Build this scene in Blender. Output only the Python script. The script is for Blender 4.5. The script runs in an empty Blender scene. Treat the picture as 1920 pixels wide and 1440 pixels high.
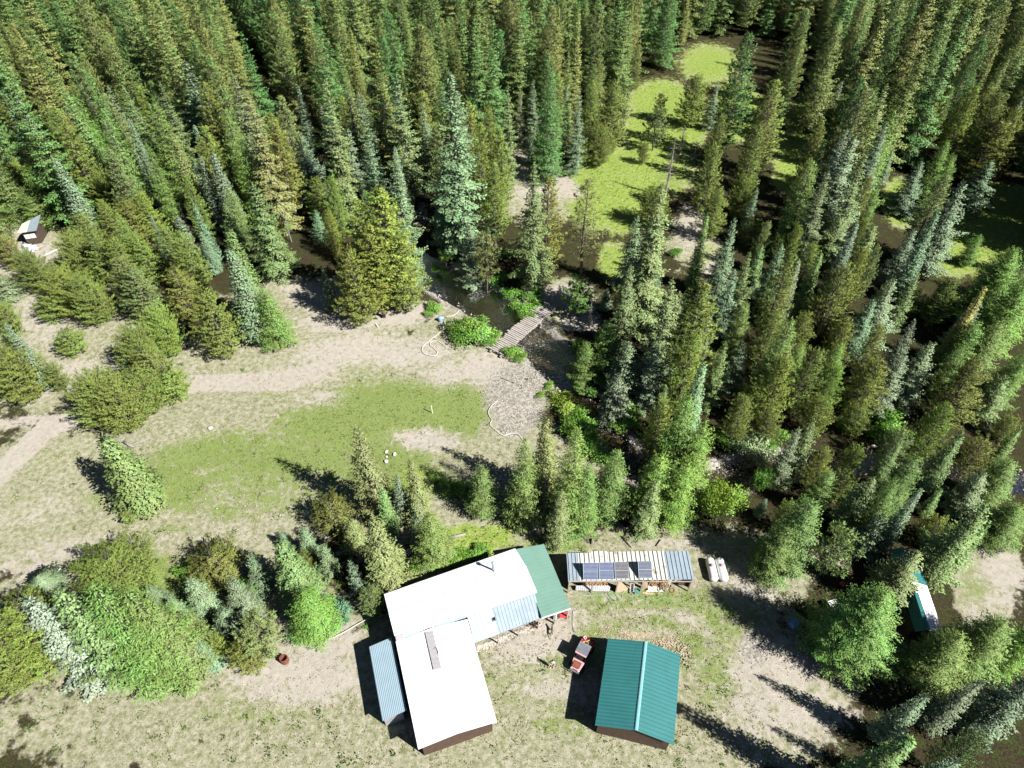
import bpy, math, random
import numpy as np
from mathutils import Vector, Matrix
sc = bpy.context.scene
# ---------------------------------------------------------------- camera, sky, sun
H = 72.0; F = 1300.0; TILT = math.radians(44)
cam = bpy.data.objects.new('camera', bpy.data.cameras.new('camera')); sc.collection.objects.link(cam)
cam.location = (0, 0, H); cam.rotation_euler = (TILT, 0, 0)
cam.data.sensor_width = 36; cam.data.lens = 36 * F / 1920; cam.data.clip_start = 0.5; cam.data.clip_end = 4000
sc.camera = cam
SUN_EL = math.radians(44.5); SUN_AZ = (0.854, -0.520)          # sun stands towards +x, -y
wd = bpy.data.worlds.new('World'); sc.world = wd; wd.use_nodes = True
wn = wd.node_tree; bg = wn.nodes['Background']
sky = wn.nodes.new('ShaderNodeTexSky'); sky.sky_type = 'NISHITA'; sky.sun_disc = False
sky.altitude = 3000; sky.air_density = 0.5; sky.dust_density = 0.1; sky.sun_elevation = SUN_EL; sky.sun_rotation = math.atan2(SUN_AZ[0], SUN_AZ[1])
wn.links.new(sky.outputs[0], bg.inputs[0]); bg.inputs[1].default_value = 0.05
sun = bpy.data.objects.new('sun', bpy.data.lights.new('sun', 'SUN')); sc.collection.objects.link(sun)
sun.data.energy = 5.0; sun.data.angle = math.radians(0.5); sun.data.color = (1.0, 0.965, 0.91)
sun.location = (60, -60, 90)
_d = Vector((-SUN_AZ[0] * math.cos(SUN_EL), -SUN_AZ[1] * math.cos(SUN_EL), -math.sin(SUN_EL)))
sun.rotation_euler = _d.to_track_quat('-Z', 'Y').to_euler()
sc.view_settings.view_transform = 'Standard'; sc.view_settings.look = 'None'
sc.view_settings.exposure = 0.95; sc.view_settings.gamma = 1.0
sc.cycles.max_bounces = 6; sc.cycles.diffuse_bounces = 1; sc.cycles.transparent_max_bounces = 12
sc.cycles.use_denoising = True

cT, sT = math.cos(TILT), math.sin(TILT)
def P(u, v, z=0.0):
    """pixel of the 1920x1440 photograph -> world point at height z"""
    a = u - 960; b = 720 - v
    t = (H - z) / (F * cT - b * sT)
    return Vector((a * t, (b * cT + F * sT) * t, z))
def Q(x, y, z=0.0):
    zz = z - H; dep = y * sT - zz * cT
    return 960 + F * x / dep, 720 - F * (y * cT + zz * sT) / dep
def depth(x, y, z=0.0): return y * sT - (z - H) * cT

# ---------------------------------------------------------------- object helpers
def link(o): sc.collection.objects.link(o); return o
def tag(o, label=None, cat=None, group=None, kind=None):
    if label: o['label'] = label
    if cat: o['category'] = cat
    if group: o['group'] = group
    if kind: o['kind'] = kind
    return o
def thing(name, loc, label, cat, group=None):
    o = link(bpy.data.objects.new(name, None)); o.location = loc; o.empty_display_size = 0.3
    return tag(o, label, cat, group)
def wloc(o):
    v = Vector((0, 0, 0))
    while o is not None: v = v + o.location; o = o.parent
    return v
def np_mesh(name, V, Fq, mats, smooth=False, mi=None):
    me = bpy.data.meshes.new(name); V = np.asarray(V, np.float32); Fq = np.asarray(Fq, np.int32)
    n, k = Fq.shape
    me.vertices.add(len(V)); me.vertices.foreach_set('co', V.ravel())
    me.loops.add(n * k); me.loops.foreach_set('vertex_index', Fq.ravel())
    me.polygons.add(n); me.polygons.foreach_set('loop_start', np.arange(0, n * k, k, dtype=np.int32))
    me.polygons.foreach_set('loop_total', np.full(n, k, np.int32))
    if smooth: me.polygons.foreach_set('use_smooth', np.ones(n, bool))
    for m in mats: me.materials.append(m)
    if mi is not None: me.polygons.foreach_set('material_index', np.asarray(mi, np.int32))
    me.update(calc_edges=True); me.validate()
    return me
class MB:
    def __init__(s): s.v = []; s.f = []; s.m = []
    def add(s, vs, fs, m=0):
        b = len(s.v); s.v += [tuple(p) for p in vs]
        for f in fs: s.f.append([b + i for i in f]); s.m.append(m)
        return s
    def box(s, c, size, rz=0.0, m=0, rx=0.0, ry=0.0):
        M = Matrix.Translation(Vector(c)) @ Matrix.Rotation(rz, 4, 'Z') @ Matrix.Rotation(ry, 4, 'Y') @ Matrix.Rotation(rx, 4, 'X')
        x, y, z = (k / 2 for k in size); e = min(0.12 * min(size), 0.03) * 0
        vs = [M @ Vector((i * x, j * y, k * z)) for k in (-1, 1) for j in (-1, 1) for i in (-1, 1)]
        return s.add(vs, [(0, 2, 3, 1), (4, 5, 7, 6), (0, 1, 5, 4), (2, 6, 7, 3), (0, 4, 6, 2), (1, 3, 7, 5)], m)
    def hexa(s, bot, top, m=0):                      # two quads (ccw from above)
        return s.add(list(bot) + list(top), [(3, 2, 1, 0), (4, 5, 6, 7), (0, 1, 5, 4), (1, 2, 6, 5), (2, 3, 7, 6), (3, 0, 4, 7)], m)
    def prism(s, top, z0, m=0):                      # polygon with own z, down to z0
        n = len(top); b = [(p[0], p[1], z0) for p in top]
        return s.add(list(b) + list(top), [tuple(range(n - 1, -1, -1)), tuple(range(n, 2 * n))] +
                     [(i, (i + 1) % n, n + (i + 1) % n, n + i) for i in range(n)], m)
    def tube(s, pts, r, n=8, m=0, caps=True):
        pts = [Vector(p) for p in pts]; rr = r if isinstance(r, (list, tuple)) else [r] * len(pts)
        rings = []; prev = None
        for i, p in enumerate(pts):
            d = (pts[min(i + 1, len(pts) - 1)] - pts[max(i - 1, 0)]).normalized()
            a = d.orthogonal().normalized() if prev is None else (prev - d * prev.dot(d)).normalized()
            prev = a; b = d.cross(a)
            rings.append([p + (a * math.cos(2 * math.pi * k / n) + b * math.sin(2 * math.pi * k / n)) * rr[i] for k in range(n)])
        vs = [q for R in rings for q in R]
        fs = [(i * n + k, i * n + (k + 1) % n, (i + 1) * n + (k + 1) % n, (i + 1) * n + k) for i in range(len(pts) - 1) for k in range(n)]
        if caps: fs += [tuple(range(n - 1, -1, -1)), tuple((len(pts) - 1) * n + k for k in range(n))]
        return s.add(vs, fs, m)
    def lathe(s, c, prof, n=20, m=0):                # profile of (r, z)
        return s.tube2(c, prof, n, m)
    def tube2(s, c, prof, n, m):
        c = Vector(c); vs = []
        for r, z in prof: vs += [c + Vector((r * math.cos(2 * math.pi * k / n), r * math.sin(2 * math.pi * k / n), z)) for k in range(n)]
        fs = [(i * n + k, i * n + (k + 1) % n, (i + 1) * n + (k + 1) % n, (i + 1) * n + k) for i in range(len(prof) - 1) for k in range(n)]
        fs += [tuple(range(n - 1, -1, -1)), tuple((len(prof) - 1) * n + k for k in range(n))]
        return s.add(vs, fs, m)
    def build(s, name, mats, parent=None, smooth=False, bevel=0.0):
        off = wloc(parent) if parent is not None else None
        if not isinstance(mats, (list, tuple)): mats = [mats]
        vs = [Vector(v) for v in s.v]
        if parent is None:
            lo = Vector((sum(v.x for v in vs) / len(vs), sum(v.y for v in vs) / len(vs), min(v.z for v in vs))); off = lo
        me = bpy.data.meshes.new(name); me.from_pydata([v - off for v in vs], [], s.f)
        for m in mats: me.materials.append(m)
        me.polygons.foreach_set('material_index', s.m)
        if smooth: me.polygons.foreach_set('use_smooth', [True] * len(s.f))
        me.update(); o = link(bpy.data.objects.new(name, me))
        if parent is None: o.location = off
        else: o.parent = parent
        if bevel:
            b = o.modifiers.new('bevel', 'BEVEL'); b.width = bevel; b.segments = 2; b.limit_method = 'ANGLE'
        return o

# ---------------------------------------------------------------- materials
def nodes(m):
    m.use_nodes = True; return m.node_tree, m.node_tree.nodes, m.node_tree.links
def S(h):                                             # sRGB 0..255 -> linear
    return tuple(((c / 255 / 12.92) if c / 255 <= .04045 else ((c / 255 + .055) / 1.055) ** 2.4) for c in h) + (1,)
def mat(name, col, rough=0.7, metal=0.0, var=0.18, scale=3.0, bump=0.0, bscale=20.0, spec=0.3, col2=None, thr=None):
    m = bpy.data.materials.new(name); t, N, L = nodes(m); b = N['Principled BSDF']
    b.inputs['Roughness'].default_value = rough; b.inputs['Metallic'].default_value = metal
    b.inputs['Specular IOR Level'].default_value = spec
    tc = N.new('ShaderNodeTexCoord'); no = N.new('ShaderNodeTexNoise'); no.inputs['Scale'].default_value = scale
    no.inputs['Detail'].default_value = 6; no.inputs['Roughness'].default_value = .65
    L.new(tc.outputs['Object'], no.inputs['Vector'])
    r = N.new('ShaderNodeValToRGB'); L.new(no.outputs['Fac'], r.inputs[0]); c = col if len(col) == 4 else tuple(col) + (1,)
    c2 = col2 if col2 else tuple(x * (1 - var) for x in c[:3]) + (1,)
    c3 = c if col2 else tuple(min(1, x * (1 + var)) for x in c[:3]) + (1,)
    lo, hi = thr if thr else (0.3, 0.7)
    r.color_ramp.elements[0].position = lo; r.color_ramp.elements[1].position = hi
    r.color_ramp.elements[0].color = c2; r.color_ramp.elements[1].color = c3
    L.new(r.outputs[0], b.inputs['Base Color'])
    if bump:
        n2 = N.new('ShaderNodeTexNoise'); n2.inputs['Scale'].default_value = bscale; n2.inputs['Detail'].default_value = 4
        L.new(tc.outputs['Object'], n2.inputs['Vector']); bp = N.new('ShaderNodeBump'); bp.inputs['Strength'].default_value = bump
        bp.inputs['Distance'].default_value = 0.05; L.new(n2.outputs['Fac'], bp.inputs['Height']); L.new(bp.outputs[0], b.inputs['Normal'])
    return m
def foliage(name, rough=0.6, trans=0.08, gain=1.0, bend=0.5):
    """leaf colour = the tree's own object colour, varied per spray and per bough"""
    m = bpy.data.materials.new(name); t, N, L = nodes(m); b = N['Principled BSDF']
    oi = N.new('ShaderNodeObjectInfo'); ge = N.new('ShaderNodeNewGeometry'); tc = N.new('ShaderNodeTexCoord')
    no = N.new('ShaderNodeTexNoise'); no.inputs['Scale'].default_value = 0.45; no.inputs['Detail'].default_value = 3
    L.new(tc.outputs['Object'], no.inputs['Vector'])
    def mr(src, a, c, lo, hi):
        k = N.new('ShaderNodeMapRange'); L.new(src, k.inputs[0]); k.inputs[1].default_value = a; k.inputs[2].default_value = c
        k.inputs[3].default_value = lo; k.inputs[4].default_value = hi; return k.outputs[0]
    hs = N.new('ShaderNodeHueSaturation'); L.new(oi.outputs['Color'], hs.inputs['Color'])
    def ma(op, a, c):
        k = N.new('ShaderNodeMath'); k.operation = op
        for i, w in enumerate((a, c)):
            if isinstance(w, (int, float)): k.inputs[i].default_value = w
            else: L.new(w, k.inputs[i])
        return k.outputs[0]
    wide = ma('MULTIPLY', ma('SUBTRACT', 1.0, oi.outputs['Alpha']), ma('SUBTRACT', oi.outputs['Random'], .36))   # a mixed forest varies more from tree to tree
    L.new(ma('ADD', mr(no.outputs['Fac'], .3, .7, .488, .525), ma('MULTIPLY', wide, .11)), hs.inputs['Hue'])
    v1 = mr(ge.outputs['Random Per Island'], 0, 1, .76 * gain, 1.28 * gain)
    v2 = mr(no.outputs['Fac'], .3, .7, 0.78, 1.2)
    mu = N.new('ShaderNodeMath'); mu.operation = 'MULTIPLY'; L.new(v1, mu.inputs[0]); L.new(v2, mu.inputs[1]); L.new(mu.outputs[0], hs.inputs['Value'])
    L.new(hs.outputs[0], b.inputs['Base Color']); b.inputs['Roughness'].default_value = rough; b.inputs['Specular IOR Level'].default_value = .35
    def vm(op, a, c=None, sc=None):
        k = N.new('ShaderNodeVectorMath'); k.operation = op
        for i, w in enumerate((a, c)):
            if w is None: continue
            if isinstance(w, tuple): k.inputs[i].default_value = w
            else: L.new(w, k.inputs[i])
        if sc is not None: k.inputs[3].default_value = sc
        return k.outputs[0]
    out = vm('NORMALIZE', vm('MULTIPLY', tc.outputs['Object'], (1, 1, 0)))      # sprays lean their faces outwards and up, away from the stem
    vt = N.new('ShaderNodeVectorTransform'); vt.vector_type = 'VECTOR'; vt.convert_from = 'OBJECT'; vt.convert_to = 'WORLD'
    L.new(vm('ADD', vm('SCALE', out, sc=.85), (0, 0, .42)), vt.inputs[0])
    nn = vm('NORMALIZE', vm('ADD', vm('SCALE', vt.outputs[0], sc=bend), vm('SCALE', ge.outputs['Normal'], sc=1 - bend)))
    L.new(nn, b.inputs['Normal'])
    tr = N.new('ShaderNodeBsdfTranslucent'); L.new(hs.outputs[0], tr.inputs[0]); mx = N.new('ShaderNodeMixShader'); mx.inputs[0].default_value = trans
    L.new(b.outputs[0], mx.inputs[1]); L.new(tr.outputs[0], mx.inputs[2]); L.new(mx.outputs[0], N['Material Output'].inputs[0])
    return m
M = {}
M['needle'] = foliage('needles'); M['leaf'] = foliage('leaves', .5, .15, bend=.3)
M['bark'] = mat('bark', (.12, .105, .085), .9, var=.4, scale=6, bump=.5)
M['greybark'] = mat('grey_bark', (.30, .27, .25), .9, var=.3, scale=6, bump=.4)
M['white_metal'] = mat('white_painted_metal', (.86, .86, .88), .45, 0.0, var=.02, scale=.6, spec=.5)
M['galv'] = mat('galvanised_metal', (.30, .37, .43), .65, .05, var=.16, scale=.8, spec=.5)
M['dull_tin'] = mat('weathered_tin', (.42, .42, .43), .55, .3, var=.2, scale=1.5)
M['blue_roof'] = mat('pale_blue_metal', (.30, .41, .48), .5, .1, var=.06, scale=1)
M['seafoam'] = mat('pale_green_metal', (.15, .275, .225), .6, .0, var=.07, scale=.7)
M['teal'] = mat('teal_metal', (.034, .165, .168), .5, .0, var=.08, scale=.7)
M['teal_light'] = mat('teal_ridge', (.20, .42, .44), .45, 0, var=.05)
M['rust_white'] = mat('chalky_white_metal_with_rust', (.66, .67, .62), .55, .1, col2=(.30, .19, .12, 1), scale=1.3, thr=(.33, .43))
M['wood'] = mat('weathered_plank', (.40, .36, .33), .85, var=.25, scale=4, bump=.3)
M['brown_wood'] = mat('brown_siding', (.10, .062, .045), .8, var=.3, scale=3)
M['log_wall'] = mat('dark_log_wall', (.075, .055, .042), .85, var=.3, scale=3)
M['dark'] = mat('dark_void', (.012, .012, .014), .8)
M['firewood'] = mat('split_firewood', (.62, .40, .22), .85, col2=(.30, .15, .07, 1), scale=5, thr=(.35, .65))
M['plywood'] = mat('plywood', (.50, .38, .26), .8, var=.15)
M['white'] = mat('white_paint', (.82, .82, .80), .35, var=.03, spec=.5)
M['cream'] = mat('cream_plastic', (.72, .70, .60), .5, var=.05)
M['red'] = mat('faded_red_paint', (.50, .06, .07), .4, var=.15, spec=.5)
M['pink'] = mat('sun_faded_pink_panel', (.62, .30, .33), .45, var=.12)
M['black'] = mat('black_plastic', (.02, .02, .022), .5, var=.2)
M['rubber'] = mat('rubber', (.018, .018, .018), .85)
M['grey'] = mat('grey_metal', (.25, .26, .28), .5, .3, var=.1)
M['rustm'] = mat('rusted_steel', (.20, .075, .045), .8, var=.35, scale=5)
M['blue'] = mat('blue_plastic', (.22, .42, .72), .4, var=.08, spec=.5)
M['green_hose'] = mat('green_hose', (.22, .45, .30), .5)
M['tarp'] = mat('pale_blue_tarp', (.62, .68, .80), .5, var=.12, bump=.5, bscale=3)
M['stone'] = mat('stone', (.42, .39, .35), .85, var=.45, scale=2)
M['chip'] = mat('wood_chips', (.40, .33, .24), .9, var=.35, scale=4)
M['concrete'] = mat('concrete', (.42, .39, .35), .9, var=.15)
M['glass'] = mat('window_glass', (.70, .78, .82), .12, var=.05, spec=.8)
M['skin'] = mat('skin', (.52, .30, .22), .6, var=.05)
M['hair'] = mat('dark_hair', (.018, .014, .012), .6)
M['shirt'] = mat('pale_shirt', (.58, .58, .60), .85, var=.1)
M['khaki'] = mat('khaki_trousers', (.40, .36, .30), .9, var=.1)
M['fur'] = mat('brown_fur', (.12, .085, .06), .9, var=.35, scale=8)
M['pale_fur'] = mat('pale_fur', (.55, .47, .36), .9, var=.2)
M['rope'] = mat('white_hose', (.72, .70, .62), .6, var=.05)
M['solar_blue'] = None
def solar(name, c):
    m = bpy.data.materials.new(name); t, N, L = nodes(m); b = N['Principled BSDF']
    b.inputs['Roughness'].default_value = .22; b.inputs['Specular IOR Level'].default_value = .5
    uv = N.new('ShaderNodeUVMap'); sp = N.new('ShaderNodeSeparateXYZ'); L.new(uv.outputs[0], sp.inputs[0]); outs = []
    for i, k in ((0, 12), (1, 6)):
        a = N.new('ShaderNodeMath'); a.operation = 'MULTIPLY'; a.inputs[1].default_value = k; L.new(sp.outputs[i], a.inputs[0])
        f = N.new('ShaderNodeMath'); f.operation = 'FRACT'; L.new(a.outputs[0], f.inputs[0])
        g = N.new('ShaderNodeMath'); g.operation = 'LESS_THAN'; g.inputs[1].default_value = .13; L.new(f.outputs[0], g.inputs[0]); outs.append(g.outputs[0])
    mx = N.new('ShaderNodeMath'); mx.operation = 'MAXIMUM'; L.new(outs[0], mx.inputs[0]); L.new(outs[1], mx.inputs[1])
    mc = N.new('ShaderNodeMix'); mc.data_type = 'RGBA'; L.new(mx.outputs[0], mc.inputs[0]); mc.inputs[6].default_value = c + (1,)
    mc.inputs[7].default_value = (.42, .45, .52, 1); L.new(mc.outputs[2], b.inputs['Base Color']); return m
# ---------------------------------------------------------------- ground, creek
def poly(pts, z=0.0): return np.array([[*P(u, v, z)[:2]] for u, v in pts])
CREEK = poly([(470, 150), (560, 290), (650, 400), (745, 468), (835, 522), (905, 563), (985, 622), (1050, 690), (1112, 765), (1165, 835),
              (1215, 890), (1290, 905), (1370, 892), (1440, 872), (1540, 880), (1640, 862), (1705, 848), (1800, 880), (1960, 905), (2300, 930)])
CW = np.array([5, 5, 5.5, 6.5, 7.6, 7.6, 6.6, 5.4, 4.2, 3.6, 3.6, 3.6, 4.2, 4.4, 3.6, 3.6, 4.6, 3.6, 3.6, 4.0])
def smooth_line(pts, w, k=8):
    out = []; n = len(pts)
    for i in range(n - 1):
        p0, p1, p2, p3 = pts[max(i - 1, 0)], pts[i], pts[i + 1], pts[min(i + 2, n - 1)]
        for j in range(k):
            t = j / k; c = .5 * ((2 * p1) + (p2 - p0) * t + (2 * p0 - 5 * p1 + 4 * p2 - p3) * t * t + (3 * p1 - p0 - 3 * p2 + p3) * t ** 3)
            out.append((*c, w[i] * (1 - t) + w[i + 1] * t))
    out.append((*pts[-1], w[-1])); return np.array(out)
CL = smooth_line(CREEK, CW)
def line_dist(X, Y, L):                                # distance to a polyline; returns signed (dist - half width)
    best = np.full(X.shape, 1e9)
    for i in range(len(L) - 1):
        ax, ay, aw = L[i]; bx, by, bw = L[i + 1]; dx, dy = bx - ax, by - ay
        t = np.clip(((X - ax) * dx + (Y - ay) * dy) / (dx * dx + dy * dy + 1e-9), 0, 1)
        best = np.minimum(best, np.hypot(X - ax - t * dx, Y - ay - t * dy) - (aw + (bw - aw) * t) / 2)
    return best
def axis(a, b, step, lo, hi):
    l = list(np.arange(a, b + step / 2, step)); s = step
    while l[-1] < hi: s *= 1.18; l.append(l[-1] + s)
    s = step
    while l[0] > lo: s *= 1.18; l.insert(0, l[0] - s)
    return np.array(l)
gx = axis(-85, 85, .55, -900, 900); gy = axis(14, 165, .55, -300, 1500)
GX, GY = np.meshgrid(gx, gy); nx, ny = len(gx), len(gy)
CD = line_dist(GX, GY, CL)
def sstep(a, b, x): t = np.clip((x - a) / (b - a), 0, 1); return t * t * (3 - 2 * t)
rs = np.random.RandomState(5)
def vnoise(X, Y, s, seed):
    r = np.random.RandomState(seed); T = r.rand(256, 256); x = X / s + 100; y = Y / s + 100
    i = np.floor(x).astype(int); j = np.floor(y).astype(int); fx = x - i; fy = y - j
    fx = fx * fx * (3 - 2 * fx); fy = fy * fy * (3 - 2 * fy); g = lambda a, b: T[a % 256, b % 256]
    return (g(i, j) * (1 - fx) + g(i + 1, j) * fx) * (1 - fy) + (g(i, j + 1) * (1 - fx) + g(i + 1, j + 1) * fx) * fy
def ground_z(X, Y, cd):
    n = (vnoise(X, Y, 9, 1) - .5) * .30 + (vnoise(X, Y, 2.2, 2) - .5) * .10
    inside = sstep(0.9, -0.7, cd); return n * (1 - inside) * .8 + inside * (-1.0 + (vnoise(X, Y, 1.3, 3) - .5) * .5)
GZ = ground_z(GX, GY, CD)
U, Vp = Q(GX, GY); U = np.where(depth(GX, GY) > 5, U, -9999.)
def ell(u, v, ru, rv, ang=0, soft=.75):
    a = math.radians(ang); du, dv = U - u, Vp - v; x = du * math.cos(a) + dv * math.sin(a); y = -du * math.sin(a) + dv * math.cos(a)
    return sstep(1 + soft, 1 - soft, np.sqrt((x / ru) ** 2 + (y / rv) ** 2))
def road(pts, w, soft=1.2):
    L = np.array([(*P(u, v)[:2], w) for u, v in pts]); return sstep(soft, -.3, line_dist(GX, GY, L))
def mx(*a): r = a[0]; [None for _ in a]; 
def many(lst, amp=1.0):
    r = np.zeros_like(GX)
    for e in lst: r = np.maximum(r, ell(*e[:5]) * (e[5] if len(e) > 5 else 1))
    return r * amp
grass = many([(760, 765, 150, 52, 5, 1), (640, 800, 130, 45, 0, .95), (560, 860, 190, 42, -6, .8), (860, 770, 60, 60, 0, .9), (720, 870, 110, 70, 0, .85),
    (400, 850, 150, 40, -10, .8), (330, 905, 80, 60, 20, .8), (470, 890, 130, 50, 0, .66), (520, 850, 110, 30, -15, .8), (640, 880, 60, 40, 0, .75), (420, 960, 60, 20, 0, .6), (330, 990, 45, 14, 0, .6), (180, 940, 40, 22, 0, .55),
    (80, 860, 70, 30, 0, .42), (40, 950, 60, 30, 0, .45), (300, 1080, 90, 45, 20, .8), (420, 700, 60, 14, 0, .45), (500, 735, 90, 20, 0, .4), (860, 740, 60, 22, 0, .6),
    (700, 700, 70, 22, 0, .45), (700, 650, 60, 16, 0, .3), (560, 640, 60, 40, 0, .3), (490, 930, 160, 50, 0, .55), (350, 1140, 160, 60, 0, .8), (600, 1080, 60, 40, 0, .5),
    (1130, 1130, 60, 30, 0, .55), (1110, 1190, 60, 30, 0, .6), (1250, 1125, 130, 26, 0, .66), (1240, 1165, 60, 14, 20, .7), (1180, 1230, 200, 60, 0, .5), (1400, 1150, 60, 50, 0, .5), (1000, 1230, 90, 30, 0, .62), (1350, 1170, 60, 60, 0, .6), (1310, 1200, 60, 60, 0, .62), (1150, 1165, 90, 16, -8, .5),
    (960, 1235, 60, 16, 0, .55), (1330, 1110, 50, 30, 0, .35), (1350, 1260, 60, 90, 0, .6), (1000, 1290, 120, 40, 0, .5), (500, 1330, 160, 50, 0, .45), (1060, 1360, 90, 40, 0, .5),
    (1190, 1010, 90, 14, 0, .5), (1040, 1020, 70, 20, 0, .8), (900, 620, 50, 25, 0, .5), (1700, 1250, 90, 50, 0, .6), (1850, 1090, 60, 70, 0, .55), (150, 600, 60, 40, 0, .2)])
lush = many([(1180, 330, 125, 60, -10), (1285, 225, 45, 55, 0), (1385, 205, 40, 60, 0), (1510, 225, 36, 44, 0), (1905, 395, 50, 50, 0, .9), (1690, 380, 36, 44, 0), (1120, 390, 60, 40, 0, .9), (1170, 400, 50, 40, 0, .9), (1230, 250, 60, 60, 0), (1480, 290, 34, 46, 0, .9), (1475, 335, 30, 30, 0, .8),
    (1860, 425, 80, 80, 0), (1800, 480, 60, 40, 0, .9), (1320, 470, 30, 40, 0, .5), (1150, 490, 30, 40, 0, .8), (900, 1015, 70, 30, -15, .9), (1100, 780, 40, 70, -38, .85),
    (1045, 690, 14, 60, -38, .7), (1060, 740, 36, 60, -38, .8), (1150, 820, 30, 30, 0, .6), (1240, 190, 60, 40, 0), (1330, 120, 60, 40, 0, .8), (800, 905, 80, 30, 0, .6), (870, 1000, 40, 20, 0, .8)])
bare = np.maximum.reduce([road([(-160, 1040), (-40, 925), (30, 858), (80, 812), (140, 782), (215, 745), (290, 728), (350, 718), (440, 717), (540, 716), (600, 690)], 3.0),
    road([(140, 785), (60, 790), (-40, 800), (-200, 830)], 1.6) * .7,
    many([(650, 655, 110, 34, -10, .8), (560, 705, 80, 22, 0, .8), (760, 660, 110, 34, 0, .75), (840, 700, 60, 26, 0, .7), (600, 745, 60, 18, 0, .55), (640, 600, 90, 26, -5, .9), (760, 590, 70, 22, -10, .9),
          (910, 690, 60, 34, 0, .9), (800, 825, 70, 26, 0, .8), (590, 560, 70, 30, 20, .8), (1060, 555, 50, 24, 0, .9), (1090, 605, 45, 18, 0, .9), (1215, 620, 20, 20, 0, .9), (60, 960, 130, 28, -8, .5),
          (130, 1030, 130, 26, -8, .65), (60, 1070, 70, 30, 0, .6), (380, 1000, 130, 26, 0, .4), (90, 600, 90, 70, 30, .6), (150, 700, 60, 30, 0, .8), (60, 720, 60, 40, 0, .6), (230, 680, 50, 20, 0, .7), (40, 480, 90, 50, 10, .7), (260, 640, 40, 30, 0, .8),
          (1000, 330, 60, 40, 20, .9), (1060, 350, 40, 20, 30, .8), (1300, 430, 40, 50, 0, .7), (1010, 360, 50, 30, 0, .8), (1340, 510, 30, 40, 0, .5), (790, 400, 20, 30, 0, .6),
          (1000, 1200, 90, 45, -20, .85), (1060, 1165, 50, 26, 0, .7), (1200, 1150, 90, 12, -5, .5), (1760, 1060, 60, 30, 0, .6), (1890, 1080, 50, 40, 0, .8), (1840, 1150, 40, 30, 0, .6), (1300, 1170, 60, 16, 30, .6), (600, 1200, 90, 50, 0, .8), (560, 1270, 140, 60, 0, .8), (1060, 1290, 130, 30, 0, .6),
          (1420, 1090, 80, 60, 0, .6), (1450, 1250, 90, 60, 0, .85), (1700, 1210, 60, 30, 0, .8), (1870, 1060, 50, 50, 0, .7), (1480, 1330, 140, 70, 0, .7), (1250, 1020, 110, 14, 0, .6), (1880, 1120, 40, 60, 0, .6), (1560, 1040, 60, 40, 0, .5)])])
gravel = np.maximum.reduce([many([(965, 745, 52, 62, -30, .95), (1000, 700, 34, 40, -38, .8), (960, 800, 40, 26, 0, .7), (1130, 800, 26, 40, -38, .85), (1100, 740, 12, 60, -38, .8), (1400, 868, 60, 16, -5, 1), (1413, 1215, 26, 34, 0, .9),
    (1330, 1205, 16, 18, 0, .5), (960, 1190, 70, 12, -22, .9), (1690, 850, 40, 16, 0, .4), (1660, 540, 60, 14, 0, .3)]), sstep(1.9, 0.5, CD) * .75 * ((Vp > 490) & (U < 1480))])
clearing = np.maximum.reduce([many([(560, 800, 420, 190, 0), (250, 950, 380, 160, 0), (100, 650, 240, 140, 20), (900, 680, 160, 120, 0), (820, 900, 300, 140, 0), (300, 1180, 420, 130, 0), (1100, 1180, 420, 170, 0), (1250, 1090, 260, 110, 0), (60, 480, 120, 90, 0),
    (700, 1350, 700, 150, 0), (1240, 1350, 330, 140, 0), (1480, 1290, 140, 90, 0, .8), (600, 600, 200, 80, 0), (1060, 570, 60, 50, 0), (1010, 360, 90, 60, 0), (1300, 450, 60, 70, 0, .7), (1850, 1090, 60, 90, 0), (1700, 1220, 70, 40, 0)]), lush])
bed = sstep(.1, -.7, CD)
me_v = np.stack([GX, GY, GZ], -1).reshape(-1, 3); idx = np.arange(nx * ny).reshape(ny, nx)
gf = np.stack([idx[:-1, :-1], idx[:-1, 1:], idx[1:, 1:], idx[1:, :-1]], -1).reshape(-1, 4)
gm = bpy.data.materials.new('ground_soil_and_grass'); t, N, L = nodes(gm); b = N['Principled BSDF']
b.inputs['Roughness'].default_value = .95; b.inputs['Specular IOR Level'].default_value = .1
def attr(n):
    a = N.new('ShaderNodeAttribute'); a.attribute_name = n; s = N.new('ShaderNodeSeparateColor'); L.new(a.outputs['Color'], s.inputs[0]); return s.outputs
zA, zB = attr('zone_a'), attr('zone_b'); tc = N.new('ShaderNodeTexCoord')
def noise(s, d=8, r=.65, dist=0.0):
    n = N.new('ShaderNodeTexNoise'); n.inputs['Scale'].default_value = s; n.inputs['Detail'].default_value = d; n.inputs['Roughness'].default_value = r
    n.inputs['Distortion'].default_value = dist; L.new(tc.outputs['Object'], n.inputs['Vector']); return n.outputs['Fac']
def ramp(src, a, ca, c, cc):
    r = N.new('ShaderNodeValToRGB'); r.color_ramp.elements[0].position = a; r.color_ramp.elements[1].position = c
    r.color_ramp.elements[0].color = ca; r.color_ramp.elements[1].color = cc; L.new(src, r.inputs[0]); return r.outputs[0]
def M2(op, a, c):
    n = N.new('ShaderNodeMath'); n.operation = op
    for i, k in enumerate((a, c)):
        if isinstance(k, (int, float)): n.inputs[i].default_value = k
        else: L.new(k, n.inputs[i])
    return n.outputs[0]
def mask(z, nz, amp, lo=.42, hi=.58):                # soft zone broken up by noise
    s = M2('ADD', z, M2('MULTIPLY', M2('SUBTRACT', nz, .5), amp * 2.2)); r = N.new('ShaderNodeMapRange'); r.interpolation_type = 'SMOOTHSTEP'
    r.inputs[1].default_value = lo; r.inputs[2].default_value = hi; L.new(s, r.inputs[0]); return r.outputs[0]
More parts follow.
